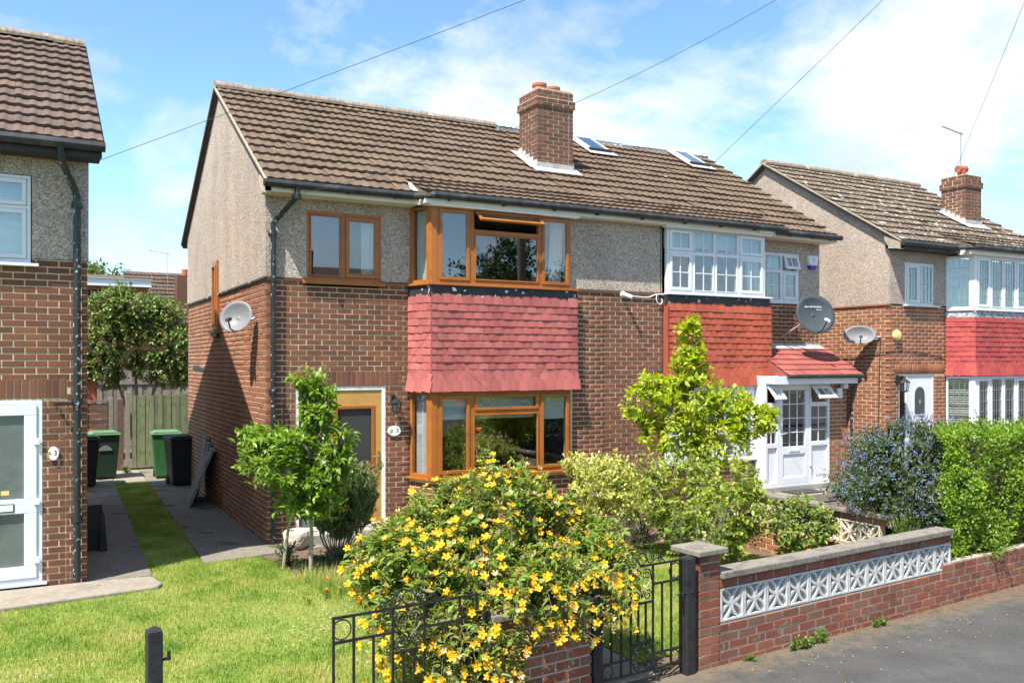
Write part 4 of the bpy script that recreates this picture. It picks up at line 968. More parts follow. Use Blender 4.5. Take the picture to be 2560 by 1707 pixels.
_F7 = Fr((0, -.45, 0), (1, 0, 0), (0, -1, 0))
def pelmet(F, a0, a1, c0, c1, b, label):
    pts = [(a0, c1), (a1, c1)]+[(a1+(a0-a1)*i/24, c0+.035*abs(math.sin(i/24*math.pi*4.0))) for i in range(25)]
    tag(MB().prism(pts, b, b+.006, F).build('scalloped_blind', 'net'), label, 'blind')
pelmet(_F7, 6.68, 8.84, 4.48, 4.80, -.14, 'scalloped pale blind behind white gridded bay window above orange tiles')
pelmet(_FF, 9.38, 10.18, 4.26, 4.56, -.14, 'scalloped pale blind behind small white upstairs window beside alarm box')
curtain(_F7, 6.70, 8.58, .86, 2.05, -.20, 'pale net curtain behind white ground floor bay beside porch', 'net', folds=22, amp=.012)
def alarm_box():
    F = Fr((10.555, -.016, 4.46), (1, 0, 0), (0, -1, 0)); t = thing('alarm_box', 'white and blue alarm box high on pebbledash beside white window', 'alarm box', (10.555, -.016, 4.46))
    MB().prism([(-.13, .14), (.13, .14), (.135, .05), (.11, -.06), (-.11, -.06), (-.135, .05)], -.005, .075, F).build('cover', 'white_plastic', t, bevel=.018)
    MB().prism([(-.108, -.062), (.108, -.062), (.07, -.125), (0, -.135), (-.07, -.125)], -.004, .07, F).build('strobe', 'print_blue', t, bevel=.012)
    m = MB(); ring_tube(m, (0, .078, .05), .028, .003, F, 14); m.build('logo', 'dish_grey', t)
alarm_box()
def cctv(base, tipdir, label):
    t = thing('security_camera', label, 'camera', base); b = Vector(base)
    MB().lathe([(.055, -.02), (.055, .02), (.03, .045), (.0, .045)], Fr(b, (1, 0, 0), (0, -1, 0)), 16).build('mount', 'white_plastic', t, smooth=False)
    d = Vector(tipdir).normalized()
    MB().tube([b+Vector((0, -.03, 0)), b+Vector((0, -.07, -.01))], .018, 10).build('neck', 'white_plastic', t)
    s = b+Vector((0, -.08, -.01)); MB().tube([s-d*.04, s-d*.02, s+d*.13, s+d*.14], [.028, .034, .034, .03], 14).build('barrel', 'white_plastic', t)
    MB().tube([s+d*.139, s+d*.145], .022, 12).build('lens', 'lamp_black', t)
    return t
cctv((5.78, -.352, 3.645), (.5, -.75, -.35), 'white bullet camera on brick between pink and orange tile hanging')
tag(MB().tube([(5.82, -.372, 3.63), (6.2, -.372, 3.61), (6.32, -.372, 3.615), (6.45, -.372, 3.665), (6.55, -.372, 3.675), (6.75, -.40, 3.665), (6.78, -.45, 3.66)], .011, 6).build('camera_conduit', 'white_plastic'), 'white conduit from bullet camera to white bay sill', 'conduit')
tag(MB().tube([(6.48, -.375, 3.66), (6.47, -.375, 3.58), (6.50, -.375, 3.52), (6.56, -.38, 3.50), (6.59, -.39, 3.55), (6.585, -.38, 3.60)], .010, 6).build('looped_cable', 'white_plastic'), 'white cable loop hanging at corner of orange tile hanging', 'cable')
dish((10.02, -.62, 3.415), (-.25, -.93, .22), .40, .375, (9.80, -.02, 3.02), 'large dark grey satellite dish with white lettering above porch roof', 'dish_dark', text=('Next & NextStar', 'Platinum'))
def floodlight():
    t = thing('porch_light', 'white bulkhead light on porch brick pier under gutter', 'light', (10.50, -.705, 1.95))
    MB().box(10.45, 10.58, -.77, -.702, 1.83, 2.03).build('lamp_body', 'white_plastic', t, bevel=.015)
    MB().box(10.585, 10.70, -.80, -.702, 2.02, 2.12).build('sensor', 'white_plastic', t, bevel=.012)
floodlight()
tag(MB().box(9.02, 9.72, -1.10, -.735, .172, .19).build('door_mat', 'rubber_mat'), 'dark rubber doormat in front of white porch door', 'mat')
tag(MB().tube([(9.80, -.03, 2.98), (9.82, -.06, 2.85), (9.9, -.2, 2.77), (10.2, -.5, 2.60)], .006, 5).build('dish_cable', 'black_plastic'), 'black cable trailing from large dark dish over porch tiles', 'cable')

# ================================================================== house number 3 (left, standing forward)
def house3():
    Y = -1.1
    h = thing('semi_detached_house', 'house with white glazed porch door and dark plum tiled roof beside the drive', 'house', (-5, 2.2, 0), 'houses along the street')
    FF = Fr((0, Y, 0), (1, 0, 0), (0, -1, 0)); FE = Fr((-2.29, Y, 0), (0, 1, 0), (1, 0, 0)); X1 = -2.29; XL = -7.7
    w1 = (-4.9, -2.85, 3.62, 4.60); dr = (-4.05, -2.74, .0, 2.10)
    m = MB().slab(XL, X1-.008, 0, BZ, [w1, dr], -.1, -.007, FF); m.box(.1, 6.85, -.1, -.007, 0, BZ, FE); m.box(XL, X1-.1, Y+6.75, Y+6.84, 0, 4.9); m.box(XL, XL+.1, Y+.1, Y+6.75, 0, 4.9)
    wall = m.build('wall', 'mortar', h)
    br = courses(FF, -3.7, X1, 0, BZ, [w1, dr, (-4.2, -2.50, 2.10, 2.345), (-2.52, -2.51, 0, 2.1)], qR=0) + soldiers(FF, -3.7, -2.505, 2.115, 2.338)
    pieces('brick', 'brickwork', BV, BF, br, 'brick', wall, 300)
    joined('brickwork', BV, BF, courses(FE, 0, 6.85, 0, BZ, qL=1), 'brick_side', wall)
    MB().slab(XL, X1+.012, BZ+.005, 4.86, [w1], -.1, .014, FF).build('pebbledash', 'pebbledash', h)
    m = MB().slab(.1, 6.862, BZ+.03, 4.9, [], -.1, .014, FE); m.prism([(.0, 4.9), (6.85, 4.9), (6.85, 5.10), (3.42, 7.165), (0, 5.10)], -.1, .014, FE); m.build('pebbledash', 'pebbledash', h)
    rf, yr, zr = main_roof(h, XL, -2.15, Y-.37, 4.95, mat='roof_tile_plum', limit=300)
    verge(h, -2.20, -2.13, Y-.37, 4.95, mat='black_wood')
    m = MB().box(XL, -2.16, Y-.345, Y-.322, 4.80, 4.935); m.box(XL, -2.17, Y-.323, Y-.016, 4.802, 4.815); m.build('fascia', 'black_wood', h, bevel=.003)
    half_gutter([(XL, Y-.405, 4.92), (-2.13, Y-.405, 4.915)], .055).build('gutter', 'gutter_black', h)
    downpipe(h, [(-2.58, Y-.40, 4.9), (-2.57, Y-.38, 4.80), (-2.53, Y-.28, 4.68), (-2.42, Y-.10, 4.47), (-2.40, Y-.075, 4.38), (-2.40, Y-.075, 2.0), (-2.40, Y-.07, .04)], .040, [(-2.40, Y-.075, 4.3), (-2.40, Y-.075, 2.08), (-2.40, Y-.075, .75)])
    def L(a, b, c, d, **k): return dict(r=(a, b, c, d), **k)
    W = 'white_plastic'
    window(h, FF, -4.9, -2.86, 3.62, 4.595, [L(-4.85, -3.95, 3.67, 4.545, sash=.02), L(-3.9, -2.90, 3.67, 4.22, sash=.045), L(-3.9, -2.90, 4.26, 4.555, sash=.045)], W, b=(-.06, .012), sill=(.05, .08, .06, .035))
    m = MB().slab(-4.05, -2.745, .06, 2.10, [(-4.0, -3.62, .1, 2.05), (-3.59, -2.80, .11, 2.05)], -.07, -.004, FF); df = m.build('door_frame', W, h, bevel=.004)
    MB().box(-4.004, -3.616, -.04, -.036, .096, 2.054, FF).build('side_pane', 'glass_frost', df)
    MB().box(-4.1, -2.70, -.07, .03, .035, .06, FF).build('threshold', W, df)
    d = MB().slab(-3.585, -2.80, .115, 2.045, [(-3.48, -2.925, .25, .84), (-3.48, -2.925, 1.0, 1.93)], -.05, .012, FF).build('door', W, h, bevel=.006)
    MB().box(-3.485, -2.92, -.026, -.022, .245, .845, FF).build('pane', 'glass_frost', d); MB().box(-3.485, -2.92, -.026, -.022, .995, 1.935, FF).build('pane', 'glass_frost', d)
    for z in (.28, .93, 1.60): MB().box(-2.83, -2.77, .010, .035, z, z+.07, FF).build('hinge', W, d, bevel=.004)
    MB().box(-3.35, -3.03, .010, .024, .875, .945, FF).build('letterbox', W, d, bevel=.003)
    MB().box(-3.36, -3.02, .009, .017, .865, .955, FF).build('letterbox_surround', 'lamp_black', d)
    MB().box(-3.15, -3.07, -.0215, -.020, 1.05, 1.10, FF).build('window_sticker', 'sounder_yellow', d)
    MB().tube([FF.p(-2.62, .012, 2.06), FF.p(-2.62, .10, 2.06), FF.p(-2.45, .10, 2.06)], .022, 8).build('overflow_pipe', 'lamp_black', h)
    interior(h, XL+.12, X1-.12, Y+.13, Y+3.4)
    return h
H3 = house3()
_F3 = Fr((0, -1.1, 0), (1, 0, 0), (0, -1, 0))
def zebra():
    t = thing('window_blind', 'pale striped blind behind white upstairs window of plum roofed house', 'blind', (-3.4, -.98, 3.66))
    for i in range(10): MB().box(-4.85, -2.9, -.13, -.126, 3.67+i*.088, 3.67+i*.088+.086, _F3).build('slat', 'blind' if i % 2 else 'curtain', t)
zebra()
plaque((-2.635, -1.113, 1.495), (0, -1, 0), .055, .078, '3', 'oval white number plaque beside white glazed porch door', .018)

# ================================================================== house number 9 (right)
def house9():
    Y = -.35; X0 = 12.43; X1 = 17.9
    h = thing('semi_detached_house', 'house with lichened roof, red tile hanging and white leaded bay windows', 'house', (15.2, 3.1, 0), 'houses along the street')
    FF = Fr((0, Y, 0), (1, 0, 0), (0, -1, 0)); FS = Fr((X0, Y, 0), (0, 1, 0), (-1, 0, 0)); FB = Fr((0, Y-.45, 0), (1, 0, 0), (0, -1, 0))
    P0 = Vector((14.22, Y, 0)); P1 = Vector((14.53, Y-.45, 0)); dl = P1-P0; LL = dl.length; FL = Fr(P0, dl, Vector((dl.y, -dl.x, 0)))
    w1 = (12.885, 13.80, 3.70, 4.565); dr = (12.72, 13.845, .0, 2.265)
    m = MB().slab(X0+.008, 14.24, 0, BZ, [w1, dr], -.1, -.007, FF); m.box(.1, 6.85, -.1, -.007, 0, BZ, FS); m.box(17.25, X1, -.1, -.007, 0, 4.85, FF)
    m.box(X0+.1, X1, Y+6.75, Y+6.84, 0, 4.9); m.box(X1-.1, X1, Y+.1, Y+6.75, 0, 4.9); m.box(.02, LL, -.1, -.007, 0, .70, FL); m.box(14.53, 17.2, -.1, -.007, 0, .70, FB)
    wall = m.build('wall', 'mortar', h)
    br = courses(FF, X0, 14.225, 0, BZ, [w1, dr, (12.6, 14.19, 2.265, 2.49)], qL=0)+soldiers(FF, 12.605, 14.185, 2.272, 2.484)+courses(FS, 0, 6.85, 0, BZ, qL=1)
    pieces('brick', 'brickwork', BV, BF, br, 'brick_side', wall, 300)
    MB().slab(X0-.012, 14.24, BZ+.03, 4.83, [w1], -.1, .014, FF).build('pebbledash', 'pebbledash', h)
    m = MB().slab(.1, 6.862, BZ+.03, 4.9, [], -.1, .014, FS); m.prism([(.0, 4.9), (6.85, 4.9), (6.85, 5.06), (3.42, 7.13), (0, 5.06)], -.1, .014, FS); m.build('pebbledash', 'pebbledash', h)
    MB().box(-.02, 6.86, -.02, .028, BZ+.002, BZ+.032, FS).build('drip_edge', 'brick_side', h)
    rf, yr, zr = main_roof(h, 12.33, X1, Y-.37, 4.93, block=(14.15, X1, Y-.66), mat='roof_tile_lichen', limit=300)
    verge(h, 12.30, 12.39, Y-.37, 4.93)
    m = MB().box(12.34, 14.2, Y-.345, Y-.322, 4.79, 4.91); m.box(12.36, 14.2, Y-.323, Y-.016, 4.792, 4.805); m.build('fascia', 'gutter_black', h)
    MB().prism([(Y-.345, 4.91), (Y-.345, 4.77), (Y-.1, 4.82), (Y+.02, 4.98), (Y+.02, 5.06)], 12.30, X0-.016, Fr((0, 0, 0), (0, 1, 0), (1, 0, 0))).build('eaves_box', 'cement', h)
    MB().box(14.2, X1, Y-.58, Y-.3, 4.76, 4.91).build('bay_fascia', 'white_paint', h)
    half_gutter([(12.30, Y-.41, 4.885), (14.0, Y-.41, 4.89), (14.3, Y-.66, 4.895), (X1, Y-.66, 4.9)], .055).build('gutter', 'gutter_black', h)
    chimney(h, 16.13, 16.73, .48, 1.10, 5.66, 6.58, 6.72, 6.86, [(16.43, .78, .09, .17)])
    MB().tube([(16.28, .78, 7.05), (16.58, .78, 7.08)], .085, 10).build('chimney_cowl', 'terracotta', rf)
    def L(a, b, c, d, **k): return dict(r=(a, b, c, d), **k)
    W = 'white_plastic'; bt = dict(bars=(3, 4), bt=.0045)
    window(h, FF, 12.885, 13.80, 3.70, 4.565, [L(12.93, 13.31, 3.745, 4.52, sash=.05, **bt), L(13.37, 13.76, 3.745, 4.52, sash=.02, **bt)], W, b=(-.05, .012), sill=(.04, .16, .06, .035), barmat='metal_grey')
    for z0, z1, nz in ((.72, 2.22, 6), (3.63, 4.76, 5)):
        xs = (14.60, 15.05, 15.50, 15.95, 16.40, 17.15)
        window(h, FB, 14.56, 17.2, z0, z1, [L(xs[i]+(.03 if i else 0), xs[i+1]-.03, z0+.05, z1-.05, sash=.05 if i in (0, 3) else .015, bars=(4, nz), bt=.004) for i in range(5)], W, b=(-.06, .015), sill=(.03, .0, .05, .03), barmat='metal_grey')
        window(h, FL, .01, LL-.02, z0, z1, [L(.05, LL-.08, z0+.05, z1-.05, sash=0, bars=(4, nz), bt=.004)], W, b=(-.05, .012), sill=(.0, .0, .05, .03), barmat='metal_grey')
        MB().prism([(P1.x-.06, P1.y+.09), (P1.x-.02, P1.y-.012), (P1.x+.11, P1.y-.02), (P1.x+.11, P1.y+.06)], z0, z1, Fr((0, 0, 0), (1, 0, 0), (0, 0, 1), (0, 1, 0))).build('corner_post', W, h, bevel=.004)
    foot = [(14.225, Y-.002), (14.54, Y-.44), (17.2, Y-.44), (17.2, Y)]
    MB().poly(foot, 2.225, 3.595).poly(foot, 4.76, 4.86).build('bay_core', 'dark_room', h)
    m = MB().box(14.5, 17.25, -.02, .03, 3.46, 3.60, FB); m.box(-.01, LL+.02, -.02, .03, 3.462, 3.598, FL); m.build('lead_flashing', 'lead_flaked', h)
    apron(h, [(FB, 14.53, 17.25, .5, .2), (FL, 0, LL, .15, .6)], 2.23, 3.47, 'tile_red', rows=12, flare=(.05, .025, .008), limit=300)
    # front door with a tall oval light
    m = MB().slab(12.72, 13.845, .10, 2.265, [(12.765, 12.97, .15, 2.22), (13.02, 13.80, .15, 2.22)], -.08, -.02, FF); df = m.build('door_frame', W, h, bevel=.004)
    MB().box(12.76, 12.975, -.055, -.05, .145, 2.225, FF).build('side_pane', 'glass_dark', df)
    ov = [(13.395+.155*math.cos(a), 1.84+.165*math.sin(a)) for a in np.linspace(0, math.pi, 13)]+[(13.24, 1.44), (13.55, 1.44)]
    d = MB().box(13.025, 13.795, -.07, -.03, .155, 2.215, FF).build('door', W, h, bevel=.004)
    big = [(13.395+(x-13.395)*1.22, 1.70+(z-1.70)*1.13) for x, z in ov]
    MB().prism(big, -.031, -.018, FF).build('door_light_surround', W, d, bevel=.006); MB().prism(ov, -.0185, -.012, FF).build('door_light', 'glass_dark', d)
    MB().prism([(13.395, 1.62), (13.43, 1.69), (13.395, 1.76), (13.36, 1.69)], -.0125, -.010, FF).build('leaded_diamond', 'metal_grey', d)
    MB().box(13.26, 13.53, -.03, -.018, 1.12, 1.22, FF).build('letterbox', 'brass', d)
    MB().box(12.65, 13.9, .0, .28, -.1, .10, FF).build('doorstep', 'concrete_grey', h)
    interior(h, X0+.15, X1-.12, Y+.13, Y+3.4)
    return h
H9 = house9()
_F9 = Fr((0, -.8, 0), (1, 0, 0), (0, -1, 0))
curtain(_F9, 14.62, 15.0, 3.68, 4.72, -.15, 'pale curtain in white leaded upstairs bay above red tiles', folds=6)
_F9L = Fr((14.22, -.35, 0), (.31, -.45, 0), (-.45, -.31, 0))
def venetian():
    t = thing('venetian_blind', 'white venetian blind in downstairs leaded bay return under red tiles', 'blind', (14.3, -.4, .72))
    for i in range(30): MB().box(.04, .50, -.12, -.095, .76+i*.048, .76+i*.048+.030, _F9L).build('slat', 'curtain', t)
venetian()
lantern((12.66, -.355, 2.10), (0, -1, 0), 'black lantern beside white door with oval light', 1.3)
dish((12.12, .12, 3.08), (-.70, -.66, .30), .31, .20, (12.42, -.16, 3.03), 'grey oval satellite dish on side wall of lichened roof house')
def sounder():
    F = Fr((12.63, -.352, 3.06), (1, 0, 0), (0, -1, 0))
    tag(MB().lathe([(.115, -.01), (.115, .03), (.10, .06), (.06, .085), (.0, .09)], F, 24).build('bell_box', 'sounder_yellow', smooth=False), 'round yellow bell box on brick beside white leaded window', 'bell box')
sounder()
tag(MB().tube([(12.41, -.15, 3.0), (12.415, -.12, 2.2), (12.415, -.10, 1.2), (12.41, .05, .9), (12.41, -.05, .4)], .008, 5).build('wall_cable', 'lamp_black'), 'black cable running down brick side wall below oval dish', 'cable')
tag(MB().tube([(12.41, 2.2, 2.62), (12.412, .4, 2.60), (12.405, -.36, 2.74), (13.2, -.362, 2.74), (14.1, -.362, 2.62)], .008, 5).build('wall_cable', 'lamp_black'), 'thin black cable strung level along brick above white oval lit door', 'cable')
def aerial(base, h, d, n, label, L=.9):
    t = thing('television_aerial', label, 'aerial', base); b = Vector(base)
    MB().tube([b, b+Vector((0, 0, h))], .013, 6).build('mast', 'metal_grey', t)
    d = Vector(d).normalized(); s = Vector((-d.y, d.x, 0)); top = b+Vector((0, 0, h-.04))
    MB().tube([top-d*.08, top+d*L], .012, 6).build('boom', 'metal_grey', t)
    for i in range(n): q = top+d*(i*L/n); MB().tube([q-s*.12+Vector((0, 0, .012)), q+s*.12+Vector((0, 0, .012))], .004, 4).build('element', 'metal_grey', t)
    return t
aerial((16.43, .80, 7.0), .95, (-.95, .1, .18), 12, 'thin television aerial standing on lichened roof chimney', .62)

# ================================================================== rear of the plot
def wheelie(loc, rz, body, lid, label, s=1.0, emblem=None):
    t = thing('wheelie_bin', label, 'bin', loc, 'wheeled bins by the rear fence')
    c, q = math.cos(rz), math.sin(rz); F = Fr(loc, (c, q, 0), (q, -c, 0))
    m = MB(); w0, w1, d0, d1, H = .22*s, .285*s, .24*s, .33*s, .94*s
    vs = [F.p(a*w, b*d, z) for z, w, d in ((.03, w0, d0), (H, w1, d1)) for a, b in ((-1, -1), (1, -1), (1, 1), (-1, 1))]
    m.add(vs, [(0, 1, 2, 3), (4, 5, 6, 7), (0, 1, 5, 4), (1, 2, 6, 5), (2, 3, 7, 6), (3, 0, 4, 7)]); m.build('body', body, t, bevel=.03)
    l = MB(); l.box(-w1-.02, w1+.02, -d1-.04, d1+.03, H+.001, H+.04, F); l.prism([(-w1, H+.04), (w1, H+.04), (w1*.8, H+.075), (-w1*.8, H+.075)], -d1, d1*.9, F); l.build('lid', lid, t, bevel=.012)
    for a in (-1, 1): MB().tube([F.p(a*(w0-.02), -d0-.01, .10), F.p(a*(w0+.03), -d0-.01, .10)], .10*s, 16).build('wheel', 'bin_black', t)
    MB().tube([F.p(-w1*.8, -d1-.07, H-.02), F.p(w1*.8, -d1-.07, H-.02)], .016, 8).build('handle', lid, t)
    if emblem: MB().prism([(-.13, .62), (.13, .62), (.13, .64), (.08, .70), (.03, .73), (-.03, .73), (-.08, .70), (-.13, .64)], d0+.055, d0+.075, F).build('emblem', 'dish_grey', t)
    return t
wheelie((-1.47, 8.6, .01), .05, 'bin_dark_green', 'bin_lid', 'dark green wheeled bin in front of brown slatted panel', emblem=True)
wheelie((-.27, 8.15, .01), -.1, 'bin_green', 'bin_lid', 'bright green wheeled bin in front of green board gate')
wheelie((-.14, 6.75, .01), .08, 'bin_black', 'bin_black', 'black wheeled bin against the gable beside leaning slabs')
wheelie((-1.93, 7.4, .01), 0, 'bin_black', 'bin_black', 'black wheeled bin close to side wall of plum roofed house')
def board_gate():
    t = thing('board_gate', 'green vertical board gate across the drive between the houses', 'gate', (-.2, 9.95, 0))
    x = -.78; i = 0
    while x < .44:
        MB().box(x, x+.088, 9.93+.012*(i % 2), 9.955+.012*(i % 2), .06, 1.74+random.uniform(-.01, .01)).build('board', 'fence_green', t); x += .096; i += 1
    for z in (.35, 1.45): MB().box(-.78, .46, 9.97, 10.01, z, z+.08).build('rail', 'fence_green', t)
board_gate()
for x, w, z, mt, lab in ((-.92, .10, 1.82, 'fence_grey', 'pale weathered timber post at hinge of green board gate'), (-1.10, .14, 1.66, 'fence_brown', 'brown timber post beside slatted panel'), (-1.27, .09, 1.70, 'fence_grey', 'grey concrete post at end of brown slatted panel')):
    tag(MB().box(x, x+w, 9.90, 10.0, 0, z).build('fence_post', mt, bevel=.008), lab, 'post')
def slat_panel():
    t = thing('slatted_fence_panel', 'dark brown panel of wavy horizontal slats behind dark bin', 'fence', (-1.5, 9.95, 0))
    for i in range(12): 
        z = .12+i*.122; m = MB(); pts = [(-2.3+j*.115, z+.012*math.sin(j*1.1+i*2)) for j in range(10)]
        m.prism(pts+[(x, zz+.105) for x, zz in reversed(pts)], -9.97, -9.95, Fr((0, 0, 0), (1, 0, 0), (0, -1, 0))); m.build('slat', 'fence_brown', t)
    for x in (-2.3, -1.75, -1.32): MB().box(x, x+.04, 9.935, 9.949, .08, 1.60).build('batten', 'fence_brown', t)
    MB().box(-2.32, -1.27, 9.93, 9.99, 1.60, 1.64).build('capping', 'fence_grey', t)
slat_panel()
def leaning():
    k = 0
    for (y, lean, h, w, lab) in ((3.62, .42, 1.02, .80, 'mottled grey paving panel propped outermost against gable wall'), (4.05, .30, 1.05, .72, 'grey panel propped second against gable wall'), (4.35, .18, 1.10, .62, 'grey panel standing closest to black bin against gable wall')):
        Fq = Fr((-.03-lean-.06*0, y, .015), (.10, .99, 0), (-.93, .1, .3), (lean/h, 0, 1))
        t = thing('leaning_panel', lab, 'panel', (-.3, y, .015), 'panels leaning on the gable')
        MB().box(0, w, 0, .035, 0, h, Fq).build('board', 'slab_grey', t, bevel=.006)
        if k == 0:
            for i in range(5):
                for j in range(3): MB().box(.02+j*w/3, w/3*(j+1)-.012, .034, .046, .03+i*.195, .03+i*.195+.17, Fq).build('stone_face', 'slab_grey', t, bevel=.006)
        MB().box(-.03, w+.02, -.02, .055, h, h+.045, Fq).build('top_rail', 'slab_grey', t, bevel=.006)
        k += 1
leaning()
def drain_box():
    t = thing('timber_box', 'weathered dark timber box standing against side wall of plum roofed house', 'box', (-2.15, 1.0, 0))
    MB().box(-2.28, -2.02, .65, .95, .0, .62).build('side_boards', 'black_wood', t, bevel=.01)
    MB().box(-2.30, -1.98, .62, .98, .62, .66).build('top', 'fence_grey', t, bevel=.008)
    MB().prism([(-2.06, .0), (-1.96, .0), (-2.0, .5), (-2.04, .6)], .55, .60, Fr((0, 0, 0), (1, 0, 0), (0, 1, 0))).build('broken_board', 'black_wood', t)
drain_box()
def back_fence():
    t = thing('garden_fence', 'grey close board fence behind the photinia tree', 'fence', (0, 16, 0))
    i = 0; x = -6.0
    while x < 5: MB().box(x, x+.13, 16+.02*(i % 2), 16.03+.02*(i % 2), 0, 2.35+random.uniform(-.01, .02)).build('board', 'fence_grey', t); x += .135; i += 1
    MB().box(-6, 5, 15.97, 15.998, 1.85, 1.95).build('rail', 'fence_grey', t)
back_fence()
tag(MB().box(-2.2, -1.38, 12.2, 13.6, 0, 2.05).prism([(-2.25, 2.05), (-1.33, 2.05), (-1.33, 2.10), (-2.25, 2.10)], 12.15, 13.65).build('garden_shed', 'petal_red' if False else 'terracotta', bevel=.01), 'red painted garden shed behind slatted panel', 'shed')
def rear_house():
    h = thing('rear_house', 'distant brick house with tiled roof and white edged flat roof behind the trees', 'house', (0, 25, 0))
    MB().box(-8, 8, 24, 31, 0, 4.0).build('wall', 'brick_side', h)
    F = Fr((0, 0, 0), (0, 1, 0), (1, 0, 0))
    MB().prism([(23.6, 3.95), (31.4, 3.95), (27.5, 6.1)], -8.3, 9, F).build('roof', 'roof_tile_plum', h)
    out = []
    for k in range(13): tile_row(.5, 9.0, 23.55+k*GY*1.03, 3.97+k*.177, R(29), out=out)
    joined('tiling', TV, TF, out, 'roof_tile_plum', h)
    MB().box(-6, 1.05, 23.2, 28.0, 4.3, 5.30).build('dormer', 'brick_side', h)
    MB().box(-6.2, 1.12, 23.0, 28.2, 5.30, 5.55).build('flat_roof_edge', 'white_plastic', h); MB().box(-6.25, 1.16, 22.95, 28.25, 5.55, 5.60).build('roof_felt', 'sky_felt', h)
    m = MB().box(2.25, 2.95, 24.6, 25.3, 4.6, 5.95).build('chimney', 'brick_chimney', h); MB().lathe([(.12, 0), (.13, .28), (.10, .28)], Fr((2.6, 25, 5.95), (1, 0, 0), (0, 0, 1), (0, 1, 0)), 12).build('chimney_pot', 'terracotta', h)
    for x in (-3.5, -1.0): MB().box(x, x+1.2, 23.15, 23.19, 4.45, 5.15).build('window', 'glass_dark', h)
rear_house()
aerial((1.95, 25.0, 5.3), 1.55, (-1, -.1, .12), 9, 'distant television aerial beyond the photinia tree', .75)

# ================================================================== across the street (seen only mirrored in the glass)
def opposite(x0, label):
    h = thing('opposite_house', label, 'house', (x0+6, -32, 0), 'houses across the street')
    MB().box(x0, x0+12, -35.4, -28.6, 0, 5).build('wall', 'brick_side', h)
    F = Fr((0, 0, 0), (0, 1, 0), (1, 0, 0)); MB().prism([(-35.8, 4.95), (-28.2, 4.95), (-32, 7.35)], x0-.1, x0+12.1, F).build('roof', 'roof_tile_plum', h)
    MB().box(x0+5.6, x0+6.4, -31.2, -30.5, 6.2, 8.0).build('chimney', 'brick_chimney', h)
    for i in range(4): w = MB().box(x0+1+i*2.9, x0+2.7+i*2.9, -28.62, -28.56, 3.5 if i % 2 else 3.6, 4.7).build('window', 'white_plastic', h); MB().box(x0+1.1+i*2.9, x0+2.6+i*2.9, -28.57, -28.54, 3.65, 4.6).build('pane', 'glass_dark', w)
opposite(3.0, 'brick house with plum roof across the street mirrored in small upstairs window'); opposite(19.0, 'brick house with plum roof across the street mirrored in white gridded bay')

# ================================================================== front boundary: walls, gates
GW = Fr((1.94, -6.71, 0), (3.9, .31, 0), (.31, -3.9, 0))
def gx(X): return (X-1.94)/.9969
def screen_block(F, a, c, s, parent, mat, d=.10, front=.0):
    """pierced block: square rim and four half circles that leave leaf shaped ribs"""
    m = MB(); e = .020
    m.slab(a+.003, a+s-.003, c+.003, c+s-.003, [(a+e, a+s-e, c+e, c+s-e)], front-d, front, F)
    ctr = (a+s/2, c+s/2); hw = .0125; n = 12
    for q in range(4):
        th0 = q*math.pi/2; mx = ctr[0]+(s/2-e*.4)*math.cos(th0); mz = ctr[1]+(s/2-e*.4)*math.sin(th0); Rr = s/2-e*.5
        vs = []
        for i in range(n+1):
            th = th0+math.pi/2+math.pi*i/n
            for rr in (Rr-hw, Rr+hw):
                x = min(max(mx+rr*math.cos(th), a+.006), a+s-.006); z = min(max(mz+rr*math.sin(th), c+.006), c+s-.006)
                vs += [F.p(x, front-d+.006, z), F.p(x, front-.006-.001*q, z)]
        fs = []
        for i in range(n):
            b = i*4; fs += [(b, b+1, b+5, b+4), (b+1, b+3, b+7, b+5), (b+3, b+2, b+6, b+7), (b+2, b, b+4, b+6)]
        m.add(vs, fs)
    return m.build('screen_block', mat, parent, fix=False)
